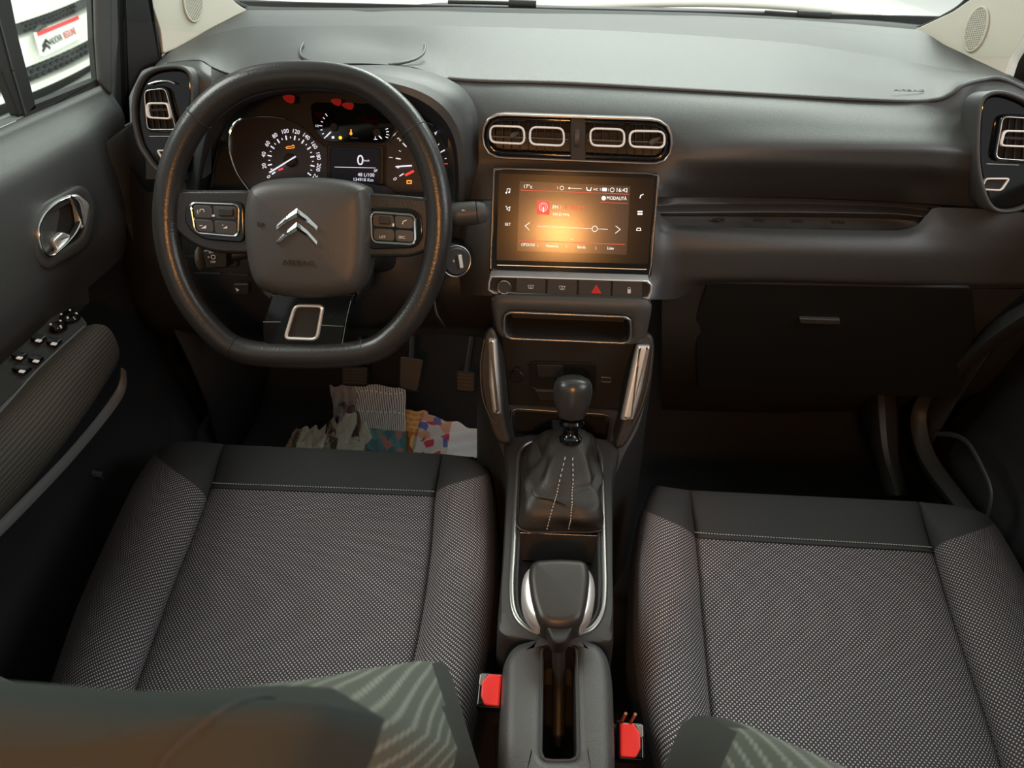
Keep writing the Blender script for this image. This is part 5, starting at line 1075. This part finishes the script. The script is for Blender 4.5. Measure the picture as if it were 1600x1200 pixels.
# ================================================================ PEDALS
def pedal(label, name, quad, y, arm, m='black'):
    c = np.mean([q for q in quad], 0); PP = Pl(atY(c[0], c[1], y), tilt(40)); r = thing(name, label, 'pedal', PP.o)
    pd = MB().prism(PP, rcorner(L2(PP, quad), .008), -.012, 0, .004).obj('pedal_pad', M[m], r)
    q = [np.array(p, float) for p in quad]
    for k in range(5):
        t = .15 + k*.17; a = q[0]*(1-t) + q[3]*t; b = q[1]*(1-t) + q[2]*t; MB().stroke(PP, L2(PP, [a*.85 + b*.15, a*.15 + b*.85]), .003, -.001, .0025).obj('pad_rib', M['dash_low'], pd)
    MB().tube([PP.w(0, .02, -.01), PP.w(*arm, -.05)], .007, n=8).obj('pedal_arm', M['black'], r)
pedal('rubber brake pedal in the driver footwell above the newspapers', 'brake_pedal', [(624, 556), (662, 562), (652, 614), (623, 606)], 1.17, (-.01, .16), 'dash_low')
pedal('accelerator pedal beside the centre console', 'accelerator_pedal', [(712, 578), (743, 582), (742, 614), (712, 612)], 1.19, (.01, .16))
pedal('clutch pedal behind the bottom of the steering wheel', 'clutch_pedal', [(532, 572), (575, 574), (573, 604), (533, 602)], 1.22, (0, .16))
# ================================================================ PAPERS IN THE FOOTWELL
def paper_mat(name, base, kind):
    m = mat(name, base, .8); nt = m.node_tree; b = nt.nodes['Principled BSDF']; N = nt.nodes.new; Lk = nt.links.new
    uv = N('ShaderNodeUVMap'); mp = N('ShaderNodeMapping'); Lk(uv.outputs[0], mp.inputs[0]); mp.inputs['Rotation'].default_value[2] = kind.get('rot', 0)
    br = N('ShaderNodeTexBrick'); br.inputs['Scale'].default_value = kind['scale']; br.inputs['Color1'].default_value = (*kind['ink'], 1); br.inputs['Color2'].default_value = (*kind['ink'], 1); br.inputs['Mortar'].default_value = (*base, 1)
    br.inputs['Mortar Size'].default_value = kind.get('mort', .03); br.inputs['Brick Width'].default_value = kind.get('bw', .5); br.inputs['Row Height'].default_value = kind.get('rh', .06); Lk(mp.outputs[0], br.inputs[0])
    vo_ = N('ShaderNodeTexVoronoi'); vo_.inputs['Scale'].default_value = kind.get('vs', 18); Lk(uv.outputs[0], vo_.inputs['Vector'])
    cr_ = N('ShaderNodeValToRGB'); cr_.color_ramp.interpolation = 'CONSTANT'; el = cr_.color_ramp.elements; cols = kind['pics']
    el[0].color = (*cols[0], 1); el[1].position = 1/len(cols); el[1].color = (*cols[1], 1)
    for i, c in enumerate(cols[2:]): e = el.new((i+2)/len(cols)); e.color = (*c, 1)
    sp = N('ShaderNodeSeparateColor'); Lk(vo_.outputs['Color'], sp.inputs[0]); Lk(sp.outputs[0], cr_.inputs[0])
    s2 = N('ShaderNodeSeparateXYZ'); Lk(uv.outputs[0], s2.inputs[0]); gt = N('ShaderNodeMath'); gt.operation = kind.get('op', 'LESS_THAN'); Lk(s2.outputs[kind.get('ax', 1)], gt.inputs[0]); gt.inputs[1].default_value = kind['cut']
    mx = N('ShaderNodeMix'); mx.data_type = 'RGBA'; Lk(gt.outputs[0], mx.inputs[0]); Lk(br.outputs[0], mx.inputs[6]); Lk(cr_.outputs[0], mx.inputs[7]); Lk(mx.outputs[2], b.inputs['Base Color']); return m
def sheet(name, label, cat, quad, zs, m, amp, seed, group=None, n=26):
    r_ = np.random.RandomState(seed); q = [atZ(u, v, z) for (u, v), z in zip(quad, zs)]; G_ = np.zeros((n, n, 3)); UV = []
    ph = r_.rand(6, 3)*6.28; fr = r_.rand(6, 2)*9 + 2
    for i in range(n):
        for j in range(n):
            s, t = j/(n-1), i/(n-1); p = q[0]*(1-s)*(1-t) + q[1]*s*(1-t) + q[2]*s*t + q[3]*(1-s)*t
            d = sum(np.sin(fr[k, 0]*s*2 + fr[k, 1]*t*2 + ph[k, 0]) * np.array([.3, .4, .8]) / (1 + k*.4) for k in range(6)); G_[i, j] = p + d*amp + r_.randn(3)*amp*.12; UV.append((s, 1 - t))
    g = MB().grid(G_, uv=False)
    for k, u_ in enumerate(UV): g.uv[k] = u_
    o = g.obj(name, m, solid=.0012); tag(o, label, cat, group); return o
pap = (.62, .58, .52)
m1_ = paper_mat('news_print', (.85, .80, .74), dict(scale=1, ink=(.16, .14, .13), mort=.012, bw=.6, rh=.045, rot=math.pi/2, pics=[(.07, .20, .22), (.12, .30, .31), (.10, .24, .26), (.50, .20, .18), (.08, .18, .20)], cut=.34, vs=9))
m2_ = paper_mat('orange_print', (.95, .50, .18), dict(scale=1, ink=(.80, .33, .10), mort=.02, bw=.3, rh=.12, pics=[(.65, .22, .03), (.30, .12, .03), (.80, .50, .2)], cut=.5, vs=4))
m3_ = paper_mat('flyer_print', (.85, .82, .80), dict(scale=1, ink=(.60, .57, .58), mort=.03, bw=.2, rh=.06, rot=.5, pics=[(.60, .05, .08), (.66, .60, .58), (.15, .15, .45), (.70, .35, .25), (.66, .62, .55)], cut=.5, ax=0, vs=6))
m4_ = paper_mat('crumpled_print', (.62, .60, .50), dict(scale=1, ink=(.50, .46, .36), mort=.05, bw=.15, rh=.08, rot=.8, pics=[(.10, .08, .05), (.45, .42, .3), (.35, .20, .16)], cut=.25, ax=0, vs=9))
sheet('newspaper_sheet', 'printed newspaper page with narrow columns and a teal picture strip, by the brake pedal', 'newspaper', [(545, 601), (633, 605), (634, 712), (572, 705)], [.09, .09, .04, .04], m1_, .0016, 3)
sheet('newspaper_sheet', 'folded edge of grey newspaper left of the column page', 'newspaper', [(514, 604), (556, 601), (566, 690), (528, 668)], [.085, .092, .05, .05], paper_mat('grey_print', (.34, .31, .29), dict(scale=1, ink=(.2, .18, .17), mort=.05, bw=.4, rh=.1, pics=[(.10, .07, .07), (.34, .3, .28), (.22, .12, .11)], cut=.6, vs=3)), .004, 5)
sheet('flyer', 'orange printed flyer between the newspaper page and the coloured leaflet', 'flyer', [(632, 638), (668, 645), (662, 715), (632, 710)], [.06, .06, .03, .03], m2_, .0016, 8)
sheet('flyer', 'white leaflet with red and blue pictures next to the console', 'flyer', [(660, 645), (752, 673), (752, 716), (642, 716)], [.065, .055, .03, .03], m3_, .002, 9)
sheet('crumpled_paper', 'crumpled beige paper wad left of the newspaper page', 'paper', [(512, 660), (560, 645), (592, 712), (505, 712)], [.07, .08, .03, .03], m4_, .006, 11)
sheet('crumpled_paper', 'small pale crumpled paper nearest the door', 'paper', [(462, 668), (508, 668), (512, 712), (440, 712)], [.05, .06, .03, .03], m4_, .006, 14)
# ================================================================ OUTSIDE
struct(MB().box((0, 2, -.34), (14, 14, .04)).obj('showroom_floor', M['tile']))
# own bonnet and wipers
bn = [[(x, y, .79 - .10*((y-1.7)/1.0)**2*.8 - .05*abs(x/.9)**5 + .012*math.sin(x*5)) for x in np.linspace(-.90, .90, 29)] for y in np.linspace(1.72, 2.75, 16)]
tag(MB().grid(np.array(bn), uv=False).obj('bonnet', M['white_car'], solid=.01), 'white bonnet seen beyond the windscreen foot', 'car bonnet')
cw = [[(u, v, y) for u, v, y in r] for r in ([(300, -6, 1.72), (400, 2, 1.70), (560, 9, 1.70), (620, 11, 1.70), (700, 6, 1.70), (900, 12, 1.70), (1060, 15, 1.70), (1300, 24, 1.70), (1345, 26, 1.70), (1440, 40, 1.66), (1500, 50, 1.6)], [(300, 20, 1.62), (400, 18, 1.62), (560, 18, 1.64), (620, 18, 1.64), (700, 18, 1.64), (900, 22, 1.64), (1060, 26, 1.64), (1300, 37, 1.62), (1345, 40, 1.60), (1440, 50, 1.56), (1500, 70, 1.5)])]
tag(MB().grid(surf(cw, np.linspace(300, 1500, 60), 4), uv=False).obj('cowl_panel', M['black'], solid=.006), 'black cowl panel at the foot of the windscreen', 'cowl panel')
for pts, lb in (([(700, 3), (760, 4), (790, 5), (838, 7)], 'black wiper arm end at the middle of the windscreen foot'), ([(1195, 19), (1240, 22), (1297, 25)], 'black wiper arm end at the right of the windscreen foot')):
    r = thing('wiper', lb, 'wiper', atY(*pts[-1], 1.66)); c = [atY(u, v, 1.66) for u, v in pts]
    MB().tube(c, .004, n=8).obj('wiper_blade', M['black'], r); MB().tube([c[-2] + (c[-1]-c[-2])*.1, c[-1]], .008, n=10).obj('wiper_arm', M['black'], r)
# white car parked alongside, nose towards the driver window
XP = -3.2
PC = Pl(atX(95, 70, XP), (1, 0, 0)); pc = thing('parked_car', 'white car parked nose-on outside the driver window, with dealer plate', 'car', (XP, float(PC.o[1]), -.3))
def ex(pts): return [(u, v) for u, v in pts]
def strip3(name, y0, y1, zt0, zb0, h0, h1, m, bow=.16):
    yc = float(PC.o[1]); R_ = []
    for z, hh_ in ((zb0, h0), (zb0 + .01, h1), (zt0 - .01, h1), (zt0, h0)):
        R_.append([(XP + hh_ - bow*((y - yc)/1.0)**2, y, z) for y in np.linspace(y0, y1, 24)])
    return MB().grid(np.array(R_), uv=False).obj(name, m, pc, solid=.01)
zz = lambda u, v: float(atX(u, v, XP)[2]); yy_ = lambda u, v: float(atX(u, v, XP)[1])
yc = float(PC.o[1])
ref = [(80, v) for v in (0, 27, 47, 95, 110, 128, 150)]
ga_m = mat('grille_plastic', (.07, .07, .075), .5)
def zcol(v, u=80): return zz(u, v)
lv_ = dict(g0=zcol(16), g1=zcol(36), b1=zcol(86), l1=zcol(113), s1=zcol(128))
strip3('bonnet_front', yc - .8, yc + .8, lv_['g0'] + .42, lv_['g0'], -.05, .04, M['white_car'])
strip3('upper_grille', yc - .8, yc + .8, lv_['g0'] + .01, lv_['g1'] - .01, -.04, -.005, ga_m)
strip3('bumper', yc - .8, yc + .8, lv_['g1'], lv_['b1'], -.04, .05, M['white_car'])
strip3('lower_grille', yc - .8, yc + .8, lv_['b1'] + .01, lv_['l1'] - .01, -.05, .0, ga_m)
strip3('lower_lip', yc - .8, yc + .8, lv_['l1'], lv_['s1'], -.03, .05, M['white_car'])
strip3('underside', yc - .8, yc + .8, lv_['s1'] + .01, -.33, -.12, -.08, M['black'])
def hexes(zc0, zc1, par, h):
    rows_ = 3; dz = (zc0 - zc1)/rows_; dy = dz*2.1
    for r_ in range(rows_):
        for k in range(-6, 7):
            y = yc + k*dy + (dy/2 if r_ % 2 else 0); z = zc1 + dz*(r_ + .5); xx = XP + h - .16*(y-yc)**2
            Q = Pl((xx, y, z), (1, 0, 0)); P = [(-dy*.42, 0), (-dy*.25, -dz*.34), (dy*.25, -dz*.34), (dy*.42, 0), (dy*.25, dz*.34), (-dy*.25, dz*.34)]
            MB().prism(Q, P, 0, .006, .002).obj('grille_cell', M['black'], par)
hexes(lv_['b1'], lv_['l1'], pc, .006); hexes(lv_['g0'], lv_['g1'], pc, .002)
PB = Pl(atX(95, 62, XP + .09), (1, 0, 0))
pq = [(57, 51), (122, 25), (131, 57), (68, 88)]
PBc = L2(PB, pq, .0); pl_ = MB().prism(PB, rcorner(PBc, .006), -.02, .006, .002).obj('plate_holder', mat('plate_white', (.85, .85, .82), .35), pc)
MB().prism(PB, L2(PB, [(57.5, 50.5), (122, 24), (124, 30), (59.5, 57)], .007), .006, .0075).obj('red_stripe', mat('plate_red', (.75, .04, .05), .4), pl_)
A_, B_ = PB.loc(78, 67, .008), PB.loc(124, 45, .008); rot_ = math.atan2(*(B_ - A_)[::-1])
Hh = np.linalg.norm(PB.loc(95, 55, .008) - PB.loc(97, 62, .008))*1.15
MB().textm('NUOVA', PB, A_*.79 + B_*.21, Hh, .0075, rot_, .001, .66).obj('plate_lettering', M['black'], pl_)
MB().textm('REDLINE', PB, A_*.34 + B_*.66, Hh, .0075, rot_, .001, .66).obj('plate_lettering', mat('red_letter', (.70, .08, .08), .5), pl_)
for dv_ in (0, 7): MB().stroke(PB, L2(PB, [(67, 73 + dv_), (72, 63 + dv_), (78, 69 + dv_ - 1)], .008), .016, .0075, .009).obj('plate_chevron', M['black'], pl_)
MB().stroke(PB, L2(PB, [(57, 50), (66, 41), (71, 40.5)], -.01), .012, -.03, -.004).obj('plate_clip', M['dash'], pl_)
